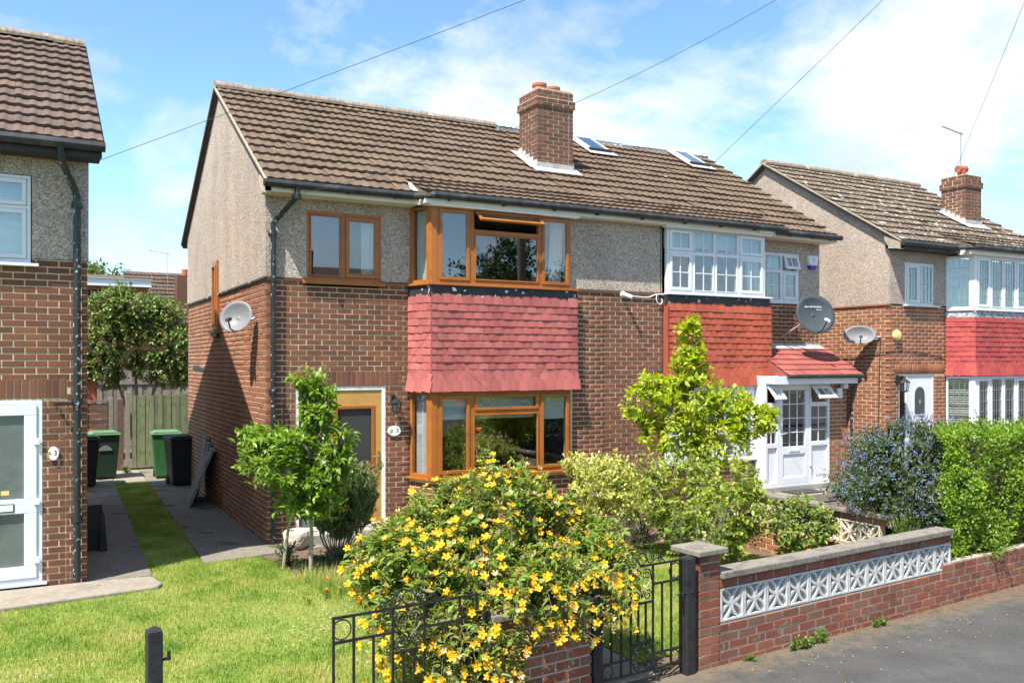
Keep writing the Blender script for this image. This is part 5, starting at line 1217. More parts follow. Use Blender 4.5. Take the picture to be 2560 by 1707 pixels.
def garden_wall():
    t = thing('garden_wall', 'low red brick garden wall with row of white pierced blocks and stone coping', 'wall', (4.5, -6.45, 0))
    L1 = gx(10.5)
    core = MB().box(.25, L1, -.10, -.008, -.08, .345, GW)
    core.box(gx(5.50), L1, -.10, -.008, .345, .42, GW); core.box(.25, gx(5.6), -.10, -.008, .640, .712, GW)
    core.box(.012, .232, -.232, -.010, -.08, .935, GW)
    wall = core.build('brickwork_core', 'mortar_grey', t)
    br = courses(GW, .245, L1, -.03, .345, depth=.08, start=1)+courses(GW, .245, gx(5.6), .640, .71, depth=.1, H=.066)+courses(GW, gx(5.45), L1, .345, .42, depth=.08)
    bl = Fr(GW.p(0, -.0, 0), GW.u, GW.n)
    FLp = Fr(GW.p(0, 0, 0), -GW.n, -GW.u); FRp = Fr(GW.p(.24, 0, 0), -GW.n, GW.u)
    z = -.03; k = 0
    while z < .92:
        for (p, q) in ([(0, .24)] if k % 2 else [(0, .114), (.126, .24)]): br.append(bmat(bl, p, q, z, z+.0625, .114))
        for Fq in (FLp, FRp): br.append(bmat(Fq, .126, .24, z, z+.0625, .10))
        z += .075; k += 1
    pieces('brick', 'brickwork', BV, BF, br, 'brick_garden', wall, 300)
    for i in range(12): screen_block(GW, .252+i*.286, .35, .284, t, 'screen_block', .10, -.004)
    x = .24
    while x < gx(5.6)-.1:
        e = min(x+random.uniform(.55, .75), gx(5.62)); dz = random.uniform(-.003, .004)
        MB().box(x+.003, e-.003, -.17, .035, .714+dz, .775+dz, GW).build('coping_stone', 'coping', t, bevel=.010); x = e
    m = MB(); vs = [GW.p(a, b, z) for z, o in ((.937, .05), (.982, .05)) for a, b in ((-o, o), (.24+o, o), (.24+o, -.24-o), (-o, -.24-o))]+[GW.p(.12, -.12, 1.015)]
    m.add(vs, [(0, 1, 2, 3), (0, 1, 5, 4), (1, 2, 6, 5), (2, 3, 7, 6), (3, 0, 4, 7), (4, 5, 8), (5, 6, 8), (6, 7, 8), (7, 4, 8)]); m.build('pillar_cap', 'coping', t, bevel=.008)
    # the short length on the far side of the gate, grown over by the bush
    a0, a1 = -2.01, -1.125
    t2 = thing('garden_wall', 'short brick wall half hidden under the yellow flowering bush', 'wall', (.5, -6.82, 0))
    c2 = MB().box(a0+.01, a1-.01, -.10, -.008, -.08, .712, GW).build('brickwork_core', 'mortar_grey', t2)
    pieces('brick', 'brickwork', BV, BF, courses(GW, a0, a1, -.03, .71, depth=.08, start=1), 'brick_garden', c2, 300)
    MB().box(a0, a1, -.15, .03, .714, .77, GW).build('coping_stone', 'coping', t2, bevel=.01)
garden_wall()
def side_wall():
    X = 5.74; F = Fr((X, -5.55, 0), (0, 1, 0), (-1, 0, 0))
    t = thing('boundary_wall', 'low dividing wall with cream pierced blocks between the two front gardens', 'wall', (X, -4.4, 0))
    w = MB().box(0, 3.15, -.10, -.008, -.05, .345, F).box(0, 3.15, -.10, -.008, .64, .71, F).build('brickwork_core', 'mortar', t)
    pieces('brick', 'brickwork', BV, BF, courses(F, 0, 3.15, -.03, .345, depth=.08)+courses(F, 0, 3.15, .640, .71, depth=.1, H=.066), 'brick_side', w, 300)
    for i in range(10): screen_block(F, .12+i*.29, .35, .284, t, 'screen_block_cream', .10, -.004)
    for i in range(4): MB().box(i*.787+.004, i*.787+.783, -.15, .045, .714, .765, F).build('coping_stone', 'coping', t, bevel=.01)
side_wall()
def spiral(m, F, a, c, r0, r1, th0, turns, b=0, t=.0055, n=26):
    pts = []
    for i in range(n+1):
        k = i/n; r = r0+(r1-r0)*k; th = th0+turns*2*math.pi*k; pts.append(F.p(a+r*math.cos(th), b, c+r*math.sin(th)))
    m.tube(pts, t, 5)
def post(a, b, z, label, w=.10, dep=.09):
    t = thing('gate_post', label, 'gate post', tuple(GW.p(a, b, 0)))
    MB().box(a-w/2, a+w/2, b-dep/2, b+dep/2, -.1, z-.015, GW).build('shaft', 'black_wood', t, bevel=.008)
    m = MB(); vs = [GW.p(a+i*w/2, b+j*dep/2, z-.014) for i, j in ((-1, -1), (1, -1), (1, 1), (-1, 1))]+[GW.p(a, b, z+.015)]
    m.add(vs, [(0, 1, 2, 3), (0, 1, 4), (1, 2, 4), (2, 3, 4), (3, 0, 4)]); m.build('cap', 'black_wood', t)
    return t
post(-.115, -.02, .945, 'black painted gate post against brick pillar'); post(-1.07, -.03, .92, 'black painted gate post at end of short wall under yellow bush', .085)
p0 = post(-4.215, -.02, 1.045, 'black timber gate post standing alone on the lawn edge', .082, .08)
m = MB(); m.tube([GW.p(-4.185, .0, .87), GW.p(-4.13, .0, .87)], .009, 8); m.tube([GW.p(-4.14, .0, .86), GW.p(-4.14, .0, .91)], .010, 8); m.build('hinge_pin', 'iron', p0)
def iron_gate(a0, a1, label, ht=.88, mirror=False):
    t = thing('iron_gate', label, 'gate', tuple(GW.p((a0+a1)/2, -.03, 0)))
    b = -.03; r = .0085; W = a1-a0; mid = (a0+a1)/2; pw = .115
    def bar(x, z0, z1, nm='bar'): MB().box(x-.008, x+.008, b-.006, b+.006, z0, z1, GW).build(nm, 'iron', t)
    def rail(x0, x1, z, nm='rail'): MB().box(x0, x1, b-.0085, b+.0085, z-.008, z+.008, GW).build(nm, 'iron', t)
    bar(a0+.01, .06, ht+.01, 'stile'); bar(a1-.01, .06, ht+.01, 'stile'); rail(a0, a1, ht, 'top_rail'); rail(a0, a1, .10, 'bottom_rail')
    bar(mid-pw, .10, ht); bar(mid+pw, .10, ht)
    s2 = ht-.155
    for (x0, x1) in ((a0+.01, mid-pw), (mid+pw, a1-.01)):
        rail(x0, x1, s2); rail(x0, x1, .22); w = x1-x0
        for q in (1/3, 2/3): bar(x0+w*q, .22 if q < .5 else .10, s2 if (q < .5) == (x0 > mid) else ht)
        for xx, zz, hh in ((x0+.055 if x0 < mid else x1-.055, ht-.078, .062), (x0+.06 if x0 < mid else x1-.06, .16, .05)):
            m = MB(); ring_tube(m, (xx, b, zz), hh, .005, GW); m.build('ring', 'iron', t)
    rail(mid-pw, mid+pw, ht-.29); rail(mid-pw, mid+pw, .33)
    for q in (-1, 1): bar(mid+q*pw/3, .33, ht-.29)
    for s in (-1, 1):     # heart of scrolls, lower scrolls, crest
        m = MB(); spiral(m, GW, mid+s*.055, ht-.068, .012, .048, 0 if s > 0 else math.pi, 1.6*s, b); m.tube([GW.p(mid+s*.10, b, ht-.075), GW.p(mid+s*.095, b, ht-.12), GW.p(mid+s*.05, b, ht-.165), GW.p(mid+s*.012, b, ht-.20), GW.p(mid+s*.004, b, ht-.25)], .0055, 5)
        spiral(m, GW, mid+s*.06, ht-.235, .010, .045, math.pi if s > 0 else 0, -1.5*s, b); m.build('scroll', 'iron', t)
        m = MB(); spiral(m, GW, mid+s*.058, .275, .010, .045, 0 if s > 0 else math.pi, 1.5*s, b); spiral(m, GW, mid+s*.058, .155, .010, .042, 0 if s > 0 else math.pi, -1.5*s, b); m.tube([GW.p(mid+s*.10, b, .26), GW.p(mid+s*.02, b, .215), GW.p(mid+s*.10, b, .17)], .0055, 5); m.build('scroll', 'iron', t)
        m = MB(); spiral(m, GW, mid+s*.085, ht+.05, .010, .042, -math.pi/2, 1.4*s, b); m.tube([GW.p(mid+s*.125, b, ht+.06), GW.p(mid+s*.06, b, ht+.12), GW.p(mid, b, ht+.10)], .0055, 5); m.tube([GW.p(mid+s*.12, b, ht+.03), GW.p(mid+s*.18, b, ht+.055), GW.p(mid+s*.24, b, ht+.012)], .0055, 5); spiral(m, GW, mid+s*.185, ht+.035, .006, .025, 0, 1.3*s, b); m.build('crest_scroll', 'iron', t)
    m = MB(); ring_tube(m, (mid, b, ht+.055), .045, .0055, GW); m.build('crest_ring', 'iron', t)
    return t
g1 = iron_gate(-1.015, -.18, 'black wrought iron pedestrian gate with heart scrolls beside brick pillar', .925)
m = MB(); m.tube([GW.p(-.20, .0, .66), GW.p(-.10, .03, .665)], .007, 6); m.tube([GW.p(-.21, .0, .66), GW.p(-.25, .03, .68), GW.p(-.27, .03, .66)], .007, 6); m.build('latch', 'iron', g1)
iron_gate(-3.165, -2.10, 'black wrought iron drive gate leaf swallowed by yellow flowering bush', .925)
tag(MB().box(-2.085, -2.02, -.07, .0, -.1, .80, GW).build('gate_stump', 'black_wood', bevel=.006), 'black timber post between drive gate leaf and short wall', 'gate post')
def pole():
    t = thing('telegraph_pole', 'tall timber telegraph pole on pavement carrying the overhead wires', 'pole', (7.6, -7.2, 0))
    MB().tube([(7.6, -7.2, -.3), (7.6, -7.2, 9.2)], [.13, .085], 12).build('shaft', 'bark', t)
    MB().tube([(7.6, -7.2, 8.95), (7.6, -7.2, 9.05)], .15, 12).build('ring_head', 'metal_grey', t)
pole()
def wire(a, sag, label):
    P = Vector((7.5, -7.1, 9.0)); A = Vector(a); pts = []
    for i in range(25):
        t = i/24; q = A.lerp(P, t); q.z -= 4*sag*t*(1-t); pts.append(q)
    tag(MB().tube(pts, .0034, 4).build('overhead_wire', 'black_plastic'), label, 'wire', 'overhead wires')
wire((-2.17, -1.13, 4.84), .05, 'overhead wire reaching the eaves of the plum roofed house'); wire((.42, -.39, 4.84), .7, 'overhead wire reaching eaves above downpipe of brown window house')
wire((6.3, -.62, 4.95), .05, 'overhead wire reaching eaves above pebbledash between the bays'); wire((13.0, -.75, 4.92), .05, 'overhead wire crossing roof of lichened house')
def stone_pot():
    t = thing('stone_trough', 'rough pale stone pot on concrete by downpipe and front wall', 'pot', (.30, -.42, .01))
    pts = []
    for j, (r, z) in enumerate(((.0, .02), (.13, .01), (.165, .06), (.175, .13), (.17, .21), (.14, .25), (.12, .24), (.11, .18), (.0, .17))):
        pts.append((r, z))
    o = MB().lathe(pts, Fr((.30, -.42, 0), (1, 0, 0), (0, 0, 1), (0, 1, 0)), 20).build('bowl', 'pale_stone', t, smooth=True)
    for v in o.data.vertices: v.co.x += .02*math.sin(v.co.z*40+v.co.y*25); v.co.y += .02*math.cos(v.co.z*33+v.co.x*28)
    MB().lathe([(.0, .19), (.112, .19)], Fr((.30, -.42, 0), (1, 0, 0), (0, 0, 1), (0, 1, 0)), 12).build('earth', 'soil', t)
stone_pot()

# ================================================================== planting
LV = np.array([(0, 0, 0), (-.5, .38, .10), (.5, .38, .10), (0, .45, 0), (-.32, .72, .05), (.32, .72, .05), (0, 1, -.10)])
LF = [(0, 3, 1), (0, 2, 3), (1, 3, 4), (3, 2, 5), (3, 5, 6, 4)]
SV = np.array([(0, 0, 0), (-.5, .5, .08), (0, 1, -.05), (.5, .5, .08)]); SF = [(0, 2, 1), (0, 3, 2)]
def unit(a): return a/(np.linalg.norm(a, axis=-1, keepdims=True)+1e-9)
def leaf_mats(pos, d, nrm, L, W):
    """d = leaf direction, nrm = rough upper side"""
    y = unit(d); x = unit(np.cross(y, nrm)); z = np.cross(x, y)
    M4 = np.zeros((len(pos), 4, 4)); M4[:, :3, 0] = x*W[:, None]; M4[:, :3, 1] = y*L[:, None]; M4[:, :3, 2] = z*L[:, None]; M4[:, :3, 3] = pos; M4[:, 3, 3] = 1
    return M4
def bez(a, b, c, t): t = t[..., None]; return (1-t)**2*a+2*(1-t)*t*b+t*t*c
def shell(n, c, r, inner=.55):
    d = unit(rng.normal(size=(n, 3))); q = inner+(1-inner)*rng.random(n)**.6
    lump = 1+.13*np.sin(d[:, 0]*5+c[0]*3)*np.cos(d[:, 1]*4.3+c[2])+.10*np.sin(d[:, 2]*7+c[1])
    return np.array(c)+d*np.array(r)*(q*lump)[:, None]
class Plant:
    def __init__(s, name, label, cat, base, group=None):
        s.t = thing(name, label, cat, base, group); s.base = np.array(base, float); s.tw = MB(); s.leaves = []; s.tips = []
    def limb(s, pts, r0, r1, n=6, name=None, mat=None):
        P = [np.array(p) for p in pts]; rr = [r0+(r1-r0)*i/(len(P)-1) for i in range(len(P))]
        if name: MB().tube([tuple(p) for p in P], rr, n).build(name, mat, s.t, smooth=False)
        else: s.tw.tube([tuple(p) for p in P], rr, n)
    def spray(s, tips, anchors, nl, L, W, t0=.45, up=.25, out=.6, bend=.25, twig=.0025, jit=.35, sides=4, draw=1.0, droop=0.):
        """twigs from the nearest anchor to each tip, leaves along their outer part"""
        A = np.asarray(anchors, float); tips = np.asarray(tips)
        dd = np.linalg.norm(tips[:, None]-A[None]-np.array([0, 0, .15]), axis=2); an = A[np.argmin(dd, 1)]
        mid = (an+tips)/2+np.array([0, 0, bend])*np.linalg.norm(tips-an, axis=1)[:, None]
        for i in range(len(tips)):
            if rng.random() < draw:
                ts = np.linspace(0, 1, 5); P = bez(an[i], mid[i], tips[i], ts); s.tw.tube([tuple(p) for p in P], [twig*2.2, twig*1.8, twig*1.5, twig*1.2, twig*.7], sides, caps=False)
        n = len(tips); t = t0+(1-t0)*np.tile((np.arange(nl)+.5)/nl, (n, 1)); t = np.clip(t+rng.normal(0, .03, t.shape), 0, 1)
        pos = bez(an[:, None, :], mid[:, None, :], tips[:, None, :], t); tan = unit(2*(1-t)[..., None]*(mid-an)[:, None]+2*t[..., None]*(tips-mid)[:, None])
        rad = rng.normal(size=pos.shape); rad = unit(rad-tan*np.sum(rad*tan, -1, keepdims=True))
        d = unit(tan*(1-out)+rad*out+np.array([0, 0, up-droop])+rng.normal(0, jit*.3, pos.shape))
        nr = unit(np.array([0, 0, 1.0])+rng.normal(0, jit, pos.shape)+.2*tan)
        pos = pos.reshape(-1, 3); k = len(pos); sz = (.65+.6*rng.random(k))
        s.leaves.append(leaf_mats(pos, d.reshape(-1, 3), nr.reshape(-1, 3), L*sz, W*sz*(.85+.3*rng.random(k)))); s.tips.append(tips)
        return tips
    def finish(s, mat, bark, own=300, small=False, stemname='branches'):
        V, Fc = (SV, SF) if small else (LV, LF)
        if s.tw.v: o = s.tw.build(stemname, bark, s.t, fix=False); o['kind'] = 'stuff'
        if s.leaves:
            ml = np.concatenate(s.leaves)
            v = np.array([math.sin(YAW), math.cos(YAW), 0]); dep = (ml[:, :3, 3]-CAM)@v; size = np.linalg.norm(ml[:, :3, 1], axis=1)
            order = np.argsort(dep-3*size)
            ml = ml[order]; k = min(own, len(ml))
            if k: pieces('leaf', 'none', V, Fc, list(ml[:k]), mat, s.t, k, pick=False)
            if len(ml) > k: joined('foliage', V, Fc, ml[k:], mat, s.t, 'stuff')
        return s.t
def facing(tips, c, n, amt=.6):
    """tips on the outer / upper side of a centre"""
    d = np.asarray(tips)-np.array(c); return d

# ---- young magnolia on the lawn edge
def magnolia():
    b = np.array([.05, -2.0, 0.]); P = Plant('young_tree', 'young leafy tree with pale trunk on lawn edge before the front door', 'tree', tuple(b), 'small garden trees')
    top = b+(.10, .0, 2.15); P.limb([b+(0, 0, -.05), b+(.01, 0, .5), b+(.0, .02, .95), b+(.04, .02, 1.5), top], .026, .008, 8, 'trunk', 'bark_pale')
    P.limb([b+(-.22, .42, 0), b+(-.18, .36, .45), b+(-.12, .28, .9), b+(-.15, .2, 1.3)], .022, .010, 7, 'trunk', 'bark_pale')
    anch = [b+(0, .02, z) for z in (.8, 1.0, 1.2, 1.4, 1.6, 1.8, 2.0)]+[b+(-.14, .22, 1.1), b+(-.15, .2, 1.3)]
    for c in ((-.45, .25, 1.45), (-.3, -.2, 1.2), (.3, .05, 1.2), (.05, .3, 1.5), (-.1, -.25, 1.5), (.1, -.15, 1.75)):
        P.limb([b+(0, .02, 1.0), b+np.array(c)*(.5, .5, 1)+(0, 0, -.15), b+np.array(c)], .012, .005, 5); anch.append(b+np.array(c)); anch.append(b+np.array(c)*(.6, .6, 1)+(0, 0, -.1))
    tips = np.concatenate([shell(290, b+(-.32, .17, 1.40), (.52, .46, .42)), shell(130, b+(.20, -.02, 1.20), (.38, .4, .38)), shell(110, b+(.10, .0, 1.98), (.25, .26, .38)), shell(170, b+(.02, .05, .92), (.48, .40, .32)), shell(30, b+(.36, -.12, 1.62), (.24, .2, .14)), shell(22, b+(-.62, .3, 1.66), (.22, .2, .12)), shell(20, b+(-.02, .02, 2.36), (.26, .22, .10))])
    P.spray(tips, anch, 11, .094, .041, t0=.28, up=.12, out=.64, droop=.15, twig=.002); P.finish('leaf_magnolia', 'bark')
magnolia()
# ---- lime green young tree in front of the orange tiles
def limetree():
    b = np.array([5.0, -3.0, 0.]); P = Plant('young_tree', 'slender lime green leaved tree in front of orange tile hanging', 'tree', tuple(b), 'small garden trees')
    P.limb([b+(0, 0, -.05), b+(.0, 0, .8), b+(.03, .02, 1.7), b+(.02, .02, 2.55), b+(.04, 0, 3.02)], .022, .005, 8, 'trunk', 'bark')
    anch = [b+(.01, .01, z) for z in np.arange(.9, 3.0, .15)]
    for c in ((-.55, .2, 2.2), (-.4, -.1, 1.8), (.65, -.3, 1.75), (.4, -.2, 1.95), (-.25, .1, 2.35), (.35, .2, 1.5), (-.5, .3, 1.5), (.85, -.45, 1.72)):
        P.limb([b+(.01, .01, c[2]-.45), b+np.array(c)*(.5, .5, 1)+(0, 0, -.1), b+np.array(c)], .009, .004, 5); anch += [b+np.array(c), b+np.array(c)*(.6, .6, 1)+(0, 0, -.08)]
    tips = np.concatenate([shell(60, b+(0, 0, 2.78), (.25, .2, .32)), shell(60, b+(.02, 0, 2.42), (.30, .26, .22)), shell(110, b+(-.40, .2, 2.16), (.40, .3, .22)), shell(150, b+(.02, 0, 2.02), (.48, .4, .36)), shell(110, b+(.74, -.40, 1.70), (.42, .32, .24)), shell(60, b+(.45, -.25, 2.02), (.34, .3, .2)), shell(60, b+(-.62, .3, 1.9), (.34, .3, .24)), shell(170, b+(-.12, .1, 1.55), (.60, .5, .34)), shell(100, b+(.35, -.2, 1.35), (.46, .4, .34)), shell(14, b+(0, 0, 3.05), (.12, .1, .1))])
    P.spray(tips, anch, 9, .090, .046, t0=.30, up=.2, out=.62, droop=.1, twig=.0018); P.finish('leaf_lime', 'bark')
limetree()
# ---- the big yellow flowering bush over the front wall
def flower_tmpl(cup=.35):
    V = []; Fc = []
    for k in range(5):
        a = k*2*math.pi/5
        for (r, w, h) in ((.12, .10, .0), (.55, .34, cup*.35), (.95, .26, cup), (1.05, .04, cup*.9)):
            for s in (-1, 1): V.append((r*math.cos(a)-s*w*math.sin(a), r*math.sin(a)+s*w*math.cos(a), h+(.05*s)))
        o = k*8; Fc += [(o, o+1, o+3, o+2), (o+2, o+3, o+5, o+4), (o+4, o+5, o+7, o+6)]
    return V, Fc
def stamen_tmpl():
    V = []; Fc = []
    for k in range(6):
        a = k*math.pi/3; o = len(V); V += [(.05*math.cos(a), .05*math.sin(a), 0), (.05*math.cos(a+1), .05*math.sin(a+1), 0), (.34*math.cos(a+.5), .34*math.sin(a+.5), .34)]; Fc.append((o, o+1, o+2))
    o = len(V); n = 6
    for z, r in ((0, .14), (.16, .16), (.26, .05)):
        for i in range(n): V.append((r*math.cos(i*math.pi/3), r*math.sin(i*math.pi/3), z))
    for j in range(2):
        for i in range(n): Fc.append((o+j*n+i, o+j*n+(i+1) % n, o+(j+1)*n+(i+1) % n, o+(j+1)*n+i))
    return V, Fc
def flowers(P, tips, dirs, size, petal, stam=True, own=300, tmpl=None, name='flower'):
    V, Fc = tmpl or flower_tmpl(); sv, sf = stamen_tmpl()
    n = len(tips); z = unit(dirs+rng.normal(0, .25, (n, 3))); x = unit(np.cross(z, rng.normal(size=(n, 3)))); y = np.cross(z, x); s = size*(.75+.5*rng.random(n))
    mats = [mat4(x[i]*s[i], y[i]*s[i], z[i]*s[i], tips[i]) for i in range(n)]
    v = np.array([math.sin(YAW), math.cos(YAW), 0]); mats.sort(key=lambda m: (m[:3, 3]-CAM)@v)
    # petals and stamens make one mesh per flower, shared by all of them
    if stam:
        o = len(V); V = list(V)+list(sv); F2 = [tuple(i+o for i in f) for f in sf]
        me = bpy.data.meshes.new(name); me.from_pydata(V, [], list(Fc)+F2); me.materials.append(M(petal)); me.materials.append(M('stamen'))
        for i, p in enumerate(me.polygons): p.material_index = 0 if i < len(Fc) else 1
    else:
        me = bpy.data.meshes.new(name); me.from_pydata(V, [], Fc); me.materials.append(M(petal))
    for m in mats[:own]:
        ob = bpy.data.objects.new(name, me); C.objects.link(ob); setpar(ob, P.t); ob.matrix_basis = Matrix([list(r) for r in m])
    if mats[own:]: joined('blossom', V, Fc, mats[own:], petal, P.t)
def hypericum():
    b = np.array([.36, -6.05, 0.]); P = Plant('flowering_bush', 'large rounded bush covered in yellow flowers spilling over front wall and gate', 'bush', tuple(b))
    anch = []
    for k in range(46):
        a = rng.random()*6.28; q = rng.random()**.5; r = .35+.75*q
        top = b+np.array([math.cos(a)*r*1.05, math.sin(a)*r*.62, .55+.75*math.sqrt(max(0, 1-q*q*.6))])
        st = b+np.array([math.cos(a)*.22, math.sin(a)*.15, 0]); mid = st*.45+top*.55+np.array([0, 0, .3])
        ts = np.linspace(0, 1, 8); pts = bez(st, mid, top, ts); P.limb(pts, .010, .004, 5); anch += list(pts[3:])
    c0 = b+(.0, 0, .84)
    tips = np.concatenate([shell(1800, c0, (1.08, .72, .80), .68), shell(260, b+(-.68, -.02, 1.02), (.46, .5, .42), .6), shell(260, b+(.66, -.05, .98), (.48, .48, .42), .6), shell(260, b+(-.72, -.40, .55), (.5, .40, .45), .6), shell(330, b+(.12, -.78, .72), (.78, .30, .36), .5), shell(170, b+(.72, -.40, .80), (.36, .40, .42), .6), shell(260, b+(-.50, -.80, .40), (.48, .26, .42), .5)])
    tips = tips[tips[:, 2] > .05]
    # keep clear of the brick wall itself: it shows under the bush on the gate side
    rel = np.array([[GW.u.dot(Vector(t)-GW.O), GW.n.dot(Vector(t)-GW.O)] for t in tips])
    keep = ~((rel[:, 1] > -.06) & (tips[:, 2] < .50) & (rel[:, 0] > gx(.12)))
    keep &= ~((rel[:, 1] > .34)); tips = tips[keep]
    P.spray(tips, anch, 16, .070, .029, t0=.25, up=.12, out=.7, bend=.16, twig=.0016, droop=.05)
    cc = b+(0, 0, .6); d = unit(tips-cc)
    # blooms sit on the outside of the bush: keep the outermost tip of every small patch, seen from several sides
    pick_ = set()
    for view in ((-.48, -.88, .0), (-.2, -.9, .45), (-.75, -.6, .2), (.3, -.9, .2), (0, 0, 1)):
        w_ = unit(np.array(view)); e1 = unit(np.cross(w_, (0, 0, 1) if abs(w_[2]) < .9 else (1, 0, 0))); e2 = np.cross(w_, e1); best = {}
        for i, q in enumerate(tips):
            key = (int((q@e1)//.075), int((q@e2)//.075)); hgt = q@w_
            if key not in best or hgt > best[key][0]: best[key] = (hgt, i)
        pick_ |= {v_[1] for v_ in best.values()}
    pk = np.array(sorted(pick_)); T = tips[pk]; D = d[pk]
    idx = rng.permutation(len(T)); idx = idx[np.argsort((D[idx]@np.array([.35, .75, -.25]))+rng.random(len(idx))*2.6)]
    f = idx[:520]; flowers(P, T[f]+D[f]*.03+np.array([0, 0, .012]), D[f]*.6+np.array([-.15, -.35, .5]), .029, 'petal_yellow', own=300)
    u = idx[520:650]; flowers(P, T[u]+D[u]*.02, D[u]+np.array([0, 0, .4]), .020, 'petal_faded', stam=False, own=130, tmpl=flower_tmpl(.9), name='fading_flower')
    bd = np.concatenate([T+rng.normal(0, .022, T.shape)+D*.02 for _ in range(2)]); bz = unit(rng.normal(size=bd.shape)+np.array([0, 0, 1]))
    bm4 = leaf_mats(bd, bz, rng.normal(size=bd.shape), np.full(len(bd), .018), np.full(len(bd), .012)); bv = [(0, 0, 0), (.5, .5, 0), (0, .5, .35), (-.5, .5, 0), (0, .5, -.35), (0, 1, 0)]
    joined('buds', bv, [(0, 1, 2), (0, 2, 3), (0, 3, 4), (0, 4, 1), (5, 2, 1), (5, 3, 2), (5, 4, 3), (5, 1, 4)], bm4, 'bud', P.t)
    P.finish('leaf_hypericum', 'bark', own=300, stemname='stems')
hypericum()
# ---- lavender like shrub with bare woody legs by the door
def woody():
    b = np.array([.64, -1.15, 0.]); P = Plant('woody_shrub', 'grey green spiky shrub on bare woody legs in front of brown door', 'shrub', tuple(b))
    anch = []
    for k in range(34):
        a = rng.random()*6.28; r = .12+.30*rng.random(); top = b+np.array([math.cos(a)*r+.06, math.sin(a)*r*.8, .42+.22*rng.random()])
        pts = bez(b+np.array([math.cos(a)*.05, math.sin(a)*.05, 0]), b+np.array([math.cos(a)*r*.9, math.sin(a)*r*.7, .22]), top, np.linspace(0, 1, 6)); P.limb(pts, .009, .004, 5); anch += list(pts[2:])
    tips = np.concatenate([shell(820, b+(.06, 0, .68), (.48, .38, .42), .3), shell(300, b+(.26, -.05, 1.03), (.28, .22, .26), .3)])
    P.spray(tips, anch, 22, .048, .021, t0=.2, up=.35, out=.6, bend=.05, twig=.0013); P.finish('leaf_lavender', 'bark', own=120, small=True, stemname='woody_stems')
    q = Plant('low_groundcover', 'dark low leafy ground cover round foot of young tree', 'plant', (.3, -1.8, 0))
    tp = np.concatenate([shell(90, (.35, -1.75, .06), (.42, .35, .16), .4), shell(40, (-.05, -1.35, .08), (.2, .25, .25), .4)]); tp[:, 2] = np.abs(tp[:, 2])
    q.spray(tp, [(.3, -1.75, 0), (.6, -1.6, 0), (0, -1.9, 0), (-.05, -1.35, 0)], 9, .045, .022, t0=.3); q.finish('leaf_box', 'bark_dark', own=60)
woody()
# ---- variegated shrub right of the bay, dark box and golden tuft beneath it
def mid_shrubs():
    b = np.array([4.15, -2.15, 0.]); P = Plant('variegated_shrub', 'yellow and green variegated shrub between brown bay and lime tree', 'shrub', tuple(b))
    anch = [b+(x*.3, y*.3, z) for x in (-1, 0, 1) for y in (-1, 0, 1) for z in (.35, .7)]
    for a in anch: P.limb([b, (b+a)/2+(0, 0, .05), a], .010, .005, 5)
    tips = np.concatenate([shell(420, b+(0, 0, .90), (.52, .44, .42), .5), shell(260, b+(.12, -.1, .55), (.52, .42, .44), .5), shell(40, b+(-.35, .2, 1.12), (.26, .2, .22), .4)])
    P.spray(tips, anch, 11, .052, .031, t0=.35, up=.2, out=.65, twig=.0016); P.finish('leaf_variegated', 'bark', own=200)
    b = np.array([4.1, -2.85, 0.]); Q = Plant('box_shrub', 'dark green dome shaped shrub under the variegated shrub', 'shrub', tuple(b))
    t = shell(260, b+(0, 0, .26), (.42, .36, .32), .6); t[:, 2] = np.abs(t[:, 2]); Q.spray(t, [b+(0, 0, .1), b+(.2, 0, .1), b+(-.2, 0, .1)], 8, .028, .015, t0=.5); Q.finish('leaf_box', 'bark_dark', own=60, small=True)
    b = np.array([3.65, -3.05, 0.]); Q = Plant('golden_tuft', 'low golden green tufted plant at edge of the small lawn', 'plant', tuple(b))
    t = shell(150, b+(0, 0, .08), (.30, .2, .16), .4); t[:, 2] = np.abs(t[:, 2]); Q.spray(t, [b, b+(.15, 0, 0), b-(.15, 0, 0)], 9, .035, .009, t0=.3, up=.6); Q.finish('leaf_hedge', 'bark_dark', own=40, small=True)
mid_shrubs()
def rose(b, label, h, w, n, fl=(), nst=9, own=120, group='rose bushes', mat='leaf_rose', L=.062):
    b = np.array(b, float); P = Plant('rose_bush', label, 'rose bush', tuple(b), group); anch = []
    for k in range(nst):
        a = rng.random()*6.28; r = w*(.25+.75*rng.random()); top = b+np.array([math.cos(a)*r, math.sin(a)*r*.8, h*(.55+.45*rng.random())])
        pts = bez(b+np.array([math.cos(a)*.04, math.sin(a)*.04, 0]), (b+top)/2+np.array([0, 0, .15*h]), top, np.linspace(0, 1, 7)); P.limb(pts, .008, .003, 5); anch += list(pts[2:])
    tips = shell(n, b+(0, 0, h*.58), (w, w*.85, h*.46), .35); P.spray(tips, anch, 9, L, L*.62, t0=.35, up=.1, out=.7, twig=.0018)
    for (dx, dy, z, s, m) in fl:
        p = b+np.array([dx, dy, z]); mats_ = []
        tv, tf = flower_tmpl(.8)
        for sc, rot in ((1, 0), (.72, .6), (.45, 1.2)):
            o = len(mats_); c, q = math.cos(rot), math.sin(rot); mats_.append(mat4((c*s*sc, q*s*sc, 0), (-q*s*sc, c*s*sc, 0), (0, 0, s*sc*1.3), p+(0, 0, .01*o)))
        joined('rose_flower', tv, tf, mats_, m, P.t, None)
    P.finish(mat, 'bark', own=own, stemname='stems'); return P
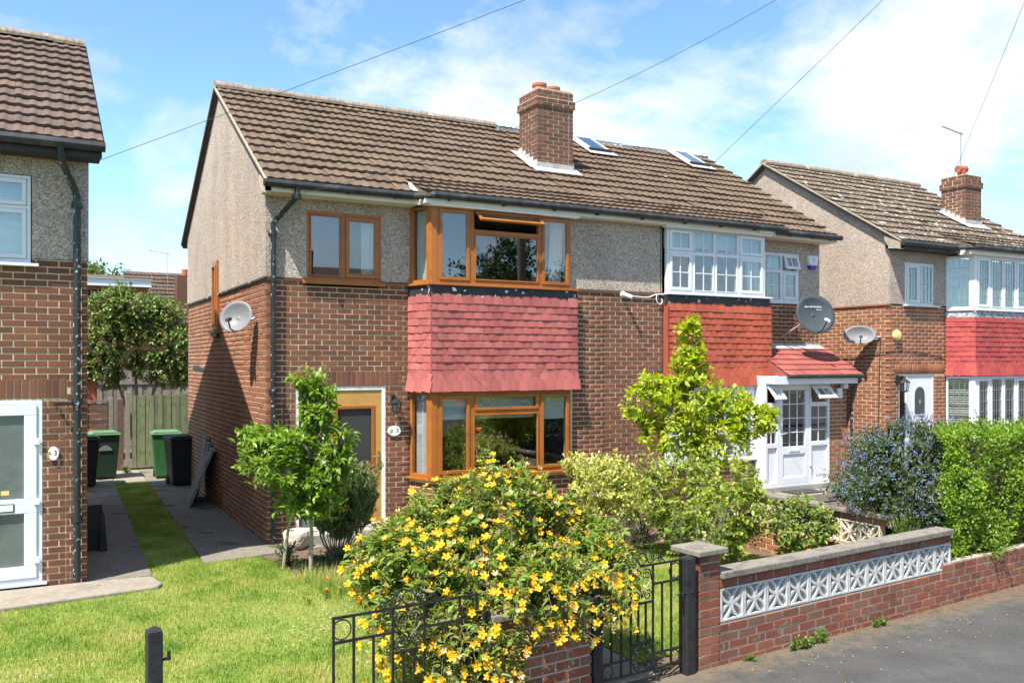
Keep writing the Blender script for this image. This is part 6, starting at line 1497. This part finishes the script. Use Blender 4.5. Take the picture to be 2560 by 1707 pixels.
def roses():
    rose((4.55, -4.25, 0), 'tangled rose bush behind brick pillar with green and bronze leaves', 1.28, .60, 420, [(-.2, -.3, .85, .03, 'petal_faded'), (.25, -.35, .5, .035, 'petal_faded')], 12, mat='leaf_rose_bright')
    rose((5.2, -4.75, 0), 'lower rose bush leaning on dividing wall beside pierced blocks', .88, .48, 300, [(.2, -.2, .75, .028, 'petal_pink'), (-.25, -.35, .35, .03, 'petal_orange')], 10)
    rose((3.75, -4.6, 0), 'thin stemmed rose bush arching over the iron gate side of pillar', .95, .48, 110, [(-.1, -.2, .62, .03, 'petal_faded')], 14, 80)
    rose((4.5, -3.3, 0), 'broad leafy rose bush under the lime tree', 1.38, .68, 480, [(-.3, -.2, .95, .03, 'petal_yellow')], 12, 120, mat='leaf_rose_bright')
    P = rose((2.74, -1.25, 0), 'tall single rose with one red bloom before the ground floor bay', 1.50, .20, 110, [(-.10, -.02, 1.56, .042, 'petal_red')], 5, 100, L=.05)
    rose((2.35, -1.75, 0), 'small rose with pink and orange blooms under brown bay sill', .98, .22, 70, [(.10, -.05, 1.02, .055, 'petal_pink'), (-.14, -.02, 1.00, .038, 'petal_orange')], 6, 80, L=.05)
roses()
# ---- ceanothus and clipped hedge behind the right hand wall
def ceanothus():
    b = np.array([6.66, -5.12, 0.]); P = Plant('ceanothus_bush', 'rounded dark bush speckled with small blue flowers behind garden wall', 'bush', tuple(b))
    anch = []
    for k in range(30):
        a = rng.random()*6.28; r = .2+.55*rng.random(); top = b+np.array([math.cos(a)*r, math.sin(a)*r*.8, .6+.75*rng.random()]); pts = bez(b, (b+top)/2+np.array([0, 0, .2]), top, np.linspace(0, 1, 6)); P.limb(pts, .014, .005, 5); anch += list(pts[2:])
    tips = np.concatenate([shell(2200, b+(-.05, -.05, .95), (1.06, .90, .82), .74), shell(520, b+(-.25, -.5, .70), (.75, .5, .42), .7), shell(300, b+(-.5, -.1, 1.2), (.5, .5, .42), .7), shell(360, b+(.15, .1, 1.38), (.66, .5, .36), .75)])
    tips = tips[tips[:, 2] > .12]
    P.spray(tips, anch, 18, .034, .019, t0=.45, up=.15, out=.7, twig=.0013, draw=.5)
    c = b+(0, 0, .85); d = unit(tips-c); fr = rng.random(len(tips)) < .46; T = tips[fr]; D = d[fr]; out = []
    pos = (T[:, None]+D[:, None]*.02+rng.normal(0, .014, (len(T), 9, 3))).reshape(-1, 3); nn = unit(rng.normal(size=pos.shape)+np.repeat(D, 9, 0))
    joined('blossom', SV, SF, leaf_mats(pos, unit(rng.normal(size=pos.shape)), nn, np.full(len(pos), .016), np.full(len(pos), .014)), 'petal_blue', P.t)
    P.finish('leaf_ceanothus', 'bark_dark', own=100, small=True)
    Q = Plant('feathery_weed', 'feathery bright green weed at foot of ceanothus behind coping', 'plant', (5.7, -5.85, .0))
    tp = np.concatenate([shell(60, (5.66, -5.75, .68), (.16, .14, .2), .2), shell(60, (6.0, -5.7, .72), (.15, .14, .2), .2)]); Q.spray(tp, [(5.66, -5.8, .2), (6.0, -5.7, .2), (5.66, -5.8, .5), (6.0, -5.7, .5)], 26, .035, .005, t0=.2, up=.6); Q.finish('leaf_weed', 'leaf_weed', own=40, small=True)
ceanothus()
def hedge():
    P = Plant('privet_hedge', 'tall clipped bright green privet hedge on brick wall beside ceanothus', 'hedge', (8.2, -5.8, 0))
    n = 5200; x0, x1 = 5.80, 10.5
    core = MB().box(x0+.75, x1-.2, -6.0, -5.75, .1, 1.58); core.build('twig_mass', 'bark_dark', P.t)
    def face(n, f): u, v = rng.random(n), rng.random(n); return f(u, v)
    yb = lambda x: -6.34+(x-5.8)*.08
    A = face(2700, lambda u, v: np.stack([x0+(x1-x0)*u, yb(x0+(x1-x0)*u)+.10*np.sin(u*30)*np.cos(v*6)-.0*v+.12*(v**4), .36+1.36*v], 1))
    B = face(1400, lambda u, v: np.stack([np.maximum(x0+(x1-x0)*u, x0+.9*v), -6.28+.75*v, 1.72+.05*np.sin(u*22)*np.cos(v*5)], 1))
    Cc = face(800, lambda u, v: np.stack([x0+.95*u+.07*np.sin(v*9), -6.3+.7*u, .42+1.28*v], 1))
    tips = np.concatenate([A, B, Cc])+rng.normal(0, .035, (4900, 3))
    an = np.stack([np.clip(tips[:, 0], x0+.5, x1-.2), np.clip(tips[:, 1], -6.1, -5.7), np.clip(tips[:, 2], .3, 1.5)], 1)
    anc = tips*.72+an*.28
    # each tip grows from its own point inside the hedge
    n = len(tips); nl = 8; t = .25+.75*np.tile((np.arange(nl)+.5)/nl, (n, 1)); pos = anc[:, None]*(1-t)[..., None]+tips[:, None]*t[..., None]+rng.normal(0, .022, (n, nl, 3))
    tan = unit(tips-an)[:, None]; d = unit(tan*.5+rng.normal(0, .6, pos.shape)+np.array([0, 0, .25])); nr = unit(np.array([0, 0, .8])+rng.normal(0, .5, pos.shape)+tan*.5); pos = pos.reshape(-1, 3); k = len(pos); sz = .7+.6*rng.random(k)
    P.leaves.append(leaf_mats(pos, d.reshape(-1, 3), nr.reshape(-1, 3), .040*sz, .022*sz))
    sp = shell(14, (6.5, -6.0, 1.75), (.7, .5, .12), .2); P.spray(np.concatenate([sp+np.array([0, 0, .12])]), [(6.2, -6.0, 1.5), (6.9, -6.0, 1.5)], 9, .03, .016, t0=.4, up=.5)
    P.finish('leaf_hedge', 'bark_dark', own=200, small=True)
hedge()
# ---- rear trees
def bigtree(name, label, b, blobs, trunks, L, W, nl, mat, own=0, small=True, group=None, bark='bark', cat='tree'):
    b = np.array(b, float); P = Plant(name, label, cat, tuple(b), group); anch = []
    for tr in trunks:
        P.limb([b+np.array(p) for p in tr], tr[0][2]*0+.05*(L/.06), .012, 7, 'trunk', bark); anch += [b+np.array(p) for p in tr[1:]]
    for (c, r, n) in blobs:
        cc = b+np.array(c); anch += [cc, cc-np.array([0, 0, r[2]*.4])]; nearest = min(anch[:-2], key=lambda q: np.linalg.norm(q-cc)); P.limb([nearest, (nearest+cc)/2+(0, 0, .05), cc], .02, .008, 5)
    tips = np.concatenate([shell(n, b+np.array(c), r, .5) for (c, r, n) in blobs]); P.spray(tips, anch, nl, L, W, t0=.45, up=.1, out=.65, twig=.003, draw=.4); P.finish(mat, bark, own=own, small=small); return P
bigtree('photinia_tree', 'broad dark tree with red tipped leaves behind green board gate', (-.45, 12.5, 0), [((-.6, 0, 3.0), (1.1, .9, 1.0), 620), ((.6, 0, 2.9), (1.0, .9, 1.0), 620), ((-.4, -.2, 3.85), (.9, .7, .75), 420), ((.45, .1, 3.7), (.9, .7, .65), 420), ((-1.1, 0, 2.3), (.8, .7, .6), 300), ((1.0, 0, 2.3), (.7, .6, .6), 260)],
        [[(0, 0, 0), (-.1, 0, 1.0), (-.4, 0, 1.9), (-.7, 0, 2.8)], [(.1, 0, 0), (.2, .0, 1.0), (.5, 0, 1.9), (.8, 0, 2.7)], [(.05, .1, 0), (.05, .1, 1.2), (.0, 0, 2.2), (.1, 0, 3.2)]], .095, .05, 12, 'leaf_photinia', own=100)
bigtree('distant_tree', 'pale green tree beyond the rear flat roofed house', (-.5, 36, 0), [((0, 0, 6.2), (2.2, 1.8, 1.6), 420), ((-1.8, 0, 6.0), (1.8, 1.5, 1.5), 320), ((1.5, 0, 5.6), (1.5, 1.4, 1.2), 240)], [[(0, 0, 0), (0, 0, 2.5), (.1, 0, 4.5), (0, 0, 6)]], .22, .12, 10, 'leaf_far')
bigtree('street_tree', 'tall dark tree across the street mirrored in upstairs bay glass', (13.0, -19.5, 0), [((0, 0, 5.3), (2.2, 2.0, 1.8), 320), ((2.4, .3, 4.6), (2.0, 1.8, 1.6), 280), ((-1.7, 0, 4.2), (1.4, 1.4, 1.3), 180), ((1.0, 0, 6.6), (1.2, 1.2, 1.3), 160), ((4.4, 0, 5.4), (1.8, 1.6, 1.8), 220)], [[(0, 0, 0), (.1, 0, 2), (.3, 0, 4), (.5, 0, 6)]], .20, .10, 10, 'leaf_street')
# ---- grass, daisies, weeds
def grass():
    from math import floor
    def inpoly(x, y, poly):
        c = np.zeros(len(x), bool); n = len(poly)
        for i in range(n):
            x0, y0 = poly[i]; x1, y1 = poly[(i+1) % n]
            if y0 == y1: continue
            k = ((y0 > y) != (y1 > y)) & (x < (x1-x0)*(y-y0)/(y1-y0)+x0); c ^= k
        return c
    lawns = [([(-5.2, -6.45), (.98, -6.45), (1.0, -5.4), (.72, -2.85), (-.06, -2.32), (-.12, -1.2), (-.25, -.68), (-.96, -.73), (-.68, 7.6), (-1.33, 7.64), (-1.6, -1.1), (-1.55, -1.79), (-3.2, -2.02), (-5.2, -2.2)], 230000), ([(1.6, -6.3), (5.4, -6.1), (5.4, -2.6), (4.4, -2.5), (2.2, -2.55), (1.6, -3.2)], 90000)]
    V = np.array([(-.5, 0, 0), (.5, 0, 0), (.15, .35, 1.0)]); Fc = [(0, 1, 2)]
    for poly, n in lawns:
        p = np.array(poly); lo, hi = p.min(0), p.max(0); x = lo[0]+(hi[0]-lo[0])*rng.random(n*2); y = lo[1]+(hi[1]-lo[1])*rng.random(n*2)
        jx = x+rng.normal(0, .03, len(x)); k = inpoly(jx, y, poly); x, y = jx[k][:n], y[k][:n]; n_ = len(x)
        a = rng.random(n_)*6.28; h = .022+.03*rng.random(n_)**2+.012*np.sin(x*2.1)*np.cos(y*1.7); w = .0045+.004*rng.random(n_)
        lean = .4+1.0*rng.random(n_)
        M4 = np.zeros((n_, 4, 4)); M4[:, 0, 0] = np.cos(a)*w; M4[:, 1, 0] = np.sin(a)*w
        M4[:, 0, 1] = -np.sin(a)*h*lean; M4[:, 1, 1] = np.cos(a)*h*lean; M4[:, 2, 2] = h*1.1
        M4[:, 0, 3] = x; M4[:, 1, 3] = y; M4[:, 2, 3] = -.006; M4[:, 3, 3] = 1
        o = joined('lawn_grass', V, Fc, M4, 'grass_blade', None); tag(o, 'short sunlit lawn grass with drier straw coloured patches', 'grass')
        if n == 90000: o['label'] = 'short lawn grass behind iron gate and rose bushes'
    # daisies
    cl = [(-.35, -4.0, .5, 46), (-3.0, -4.3, .45, 16), (-.4, -5.2, .3, 12), (-3.4, -4.9, .4, 14), (-.7, -4.6, .25, 12), (3.3, -4.2, .5, 6)]
    tv = [(0, 0, .25)]+[(math.cos(k*math.pi/4), math.sin(k*math.pi/4), 0) for k in range(8)]; tf = [(0, 1+k, 1+(k+1) % 8) for k in range(8)]; ms = []
    for (x, y, r, n) in cl:
        for _ in range(n): s = random.uniform(.010, .016); ms.append(mat4((s, 0, 0), (0, s*.95, -s*.3), (0, s*.3, s), (x+random.gauss(0, r*.6), y+random.gauss(0, r*.5), random.uniform(.035, .055))))
    tag(joined('daisies', tv, tf, ms, 'petal_white', None), 'tiny white daisies scattered over the front lawn', 'daisies')
    ms = [mat4((.018, 0, 0), (0, .017, -.006), (0, .006, .018), (x, y, .05)) for x, y in ((-1.35, -4.35), (-.9, -5.35), (-.35, -5.2), (-.55, -5.5), (-3.6, -3.6))]
    for m_ in ms: tag(joined('dandelion', tv, tf, [m_], 'petal_yellow', None, None), 'small yellow dandelion head in the front lawn', 'flower', 'dandelions in the lawn')
    for (x, y, z, s, m_) in ((.02, -2.75, .12, .034, 'petal_orange'), (-.1, -3.1, .09, .034, 'petal_orange'), (.06, -3.05, .08, .028, 'petal_yellow'), (-.32, -3.25, .07, .022, 'petal_orange')):
        P = Plant('marigold', 'orange marigold at lawn edge beside yellow bush' if m_ == 'petal_orange' else 'small yellow marigold among orange ones at lawn edge', 'flower', (x, y, 0), 'marigolds')
        P.spray(shell(7, (x, y, z*.6), (.07, .07, .05), .3), [(x, y, 0), (x, y, z*.5)], 5, .04, .013, t0=.2, up=.3); P.limb([(x, y, 0), (x, y, z)], .003, .002, 5)
        tv2, tf2 = flower_tmpl(.3); joined('flower_head', tv2, tf2, [mat4((s, 0, 0), (0, s, -s*.4), (0, s*.4, s), (x, y, z)), mat4((0, s*.6, 0), (-s*.6, 0, 0), (0, 0, s*1.2), (x, y, z+.006))], m_, P.t, None); P.finish('leaf_weed', 'leaf_weed', own=0)
    # weeds along the wall foot, on the pavement and by the slab
    for i, (a, b_, w, h, n, lab) in enumerate(((1.15, .09, .16, .09, 46, 'clump of green weeds at foot of brick garden wall'), (1.42, .07, .13, .11, 34, 'leafy weed clump against lower bricks of garden wall'), (2.35, .06, .12, .06, 26, 'small green weed tuft at wall foot below pierced blocks'), (.55, .05, .07, .04, 10, 'tiny weed sprig at foot of brick pillar'))):
        p = np.array(GW.p(a, b_, 0)); P = Plant('wall_weed', lab, 'weed', tuple(p), 'weeds along the wall foot')
        t = shell(n, p+(0, 0, h*.3), (w, .05, h), .3); t[:, 2] = np.abs(t[:, 2]); P.spray(t, [p, p+(.05, 0, 0), p-(.05, 0, 0)], 7, .028, .014, t0=.3); P.finish('leaf_weed', 'leaf_weed', own=20)
    p = np.array([-.95, 9.3, .01]); P = Plant('wall_weed', 'pale weed growing from concrete before green board gate', 'weed', tuple(p)); t = shell(14, p+(0, 0, .08), (.18, .1, .12), .3); P.spray(t, [p], 7, .06, .02, t0=.3); P.finish('leaf_weed', 'leaf_weed', own=20)
    p = np.array([-2.95, -6.25, .0]); P = Plant('lawn_weed', 'broad leaved weed on the lawn near lone black post', 'weed', tuple(p)); t = shell(14, p+(0, 0, .08), (.14, .1, .14), .3); P.spray(t, [p], 5, .07, .028, t0=.3); P.finish('leaf_weed', 'leaf_weed', own=20)
    # long grass fringe along beds
    n = 5000; xs = rng.random(n); x = np.where(xs < .5, -.1+.6*rng.random(n), 3.0+2.3*rng.random(n)); y = np.where(xs < .5, -2.6+.35*rng.normal(size=n), -5.2+.5*rng.normal(size=n)); a = rng.random(n)*6.28; h = .07+.11*rng.random(n); w = np.full(n, .006)
    M4 = np.zeros((n, 4, 4)); M4[:, 0, 0] = np.cos(a)*w; M4[:, 1, 0] = np.sin(a)*w; M4[:, 0, 1] = -np.sin(a)*h*.9; M4[:, 1, 1] = np.cos(a)*h*.9; M4[:, 2, 2] = h; M4[:, 0, 3] = x; M4[:, 1, 3] = y; M4[:, 3, 3] = 1
    tag(joined('long_grass', V, Fc, M4, 'grass_blade', None), 'longer rough grass along the flower bed edges', 'grass')
    dm = []
    for _ in range(900):
        a_ = random.uniform(.0, 8.0); w_ = abs(random.gauss(0, .10)); q = GW.p(a_, .0+w_, .001); z_ = random.uniform(.003, .012); th = random.random()*6.28
        dm.append(mat4((z_*math.cos(th), z_*math.sin(th), 0), (-z_*2*math.sin(th), z_*2*math.cos(th), random.uniform(0, z_)), (0, 0, z_), tuple(q)))
    tag(joined('wall_foot_debris', SV, SF, dm, 'verge_dirt', None), 'dry moss crumbs and grit along foot of brick garden wall', 'debris')
    # fallen petals and leaves on the pavement
    ms = []
    for _ in range(90):
        x = random.uniform(1.2, 6.0); y = -6.95+.08*(x-1.94)-abs(random.gauss(0, .45)); s = random.uniform(.008, .02); a = random.random()*6.28; ms.append(mat4((s*.7*math.cos(a), s*.7*math.sin(a), 0), (-s*math.sin(a), s*math.cos(a), .002), (0, 0, s), (x, y, .002)))
    tag(joined('fallen_petals', SV, SF, ms, 'petal_faded', None), 'scattered fallen petals and dry leaves on the asphalt pavement', 'litter')
grass()
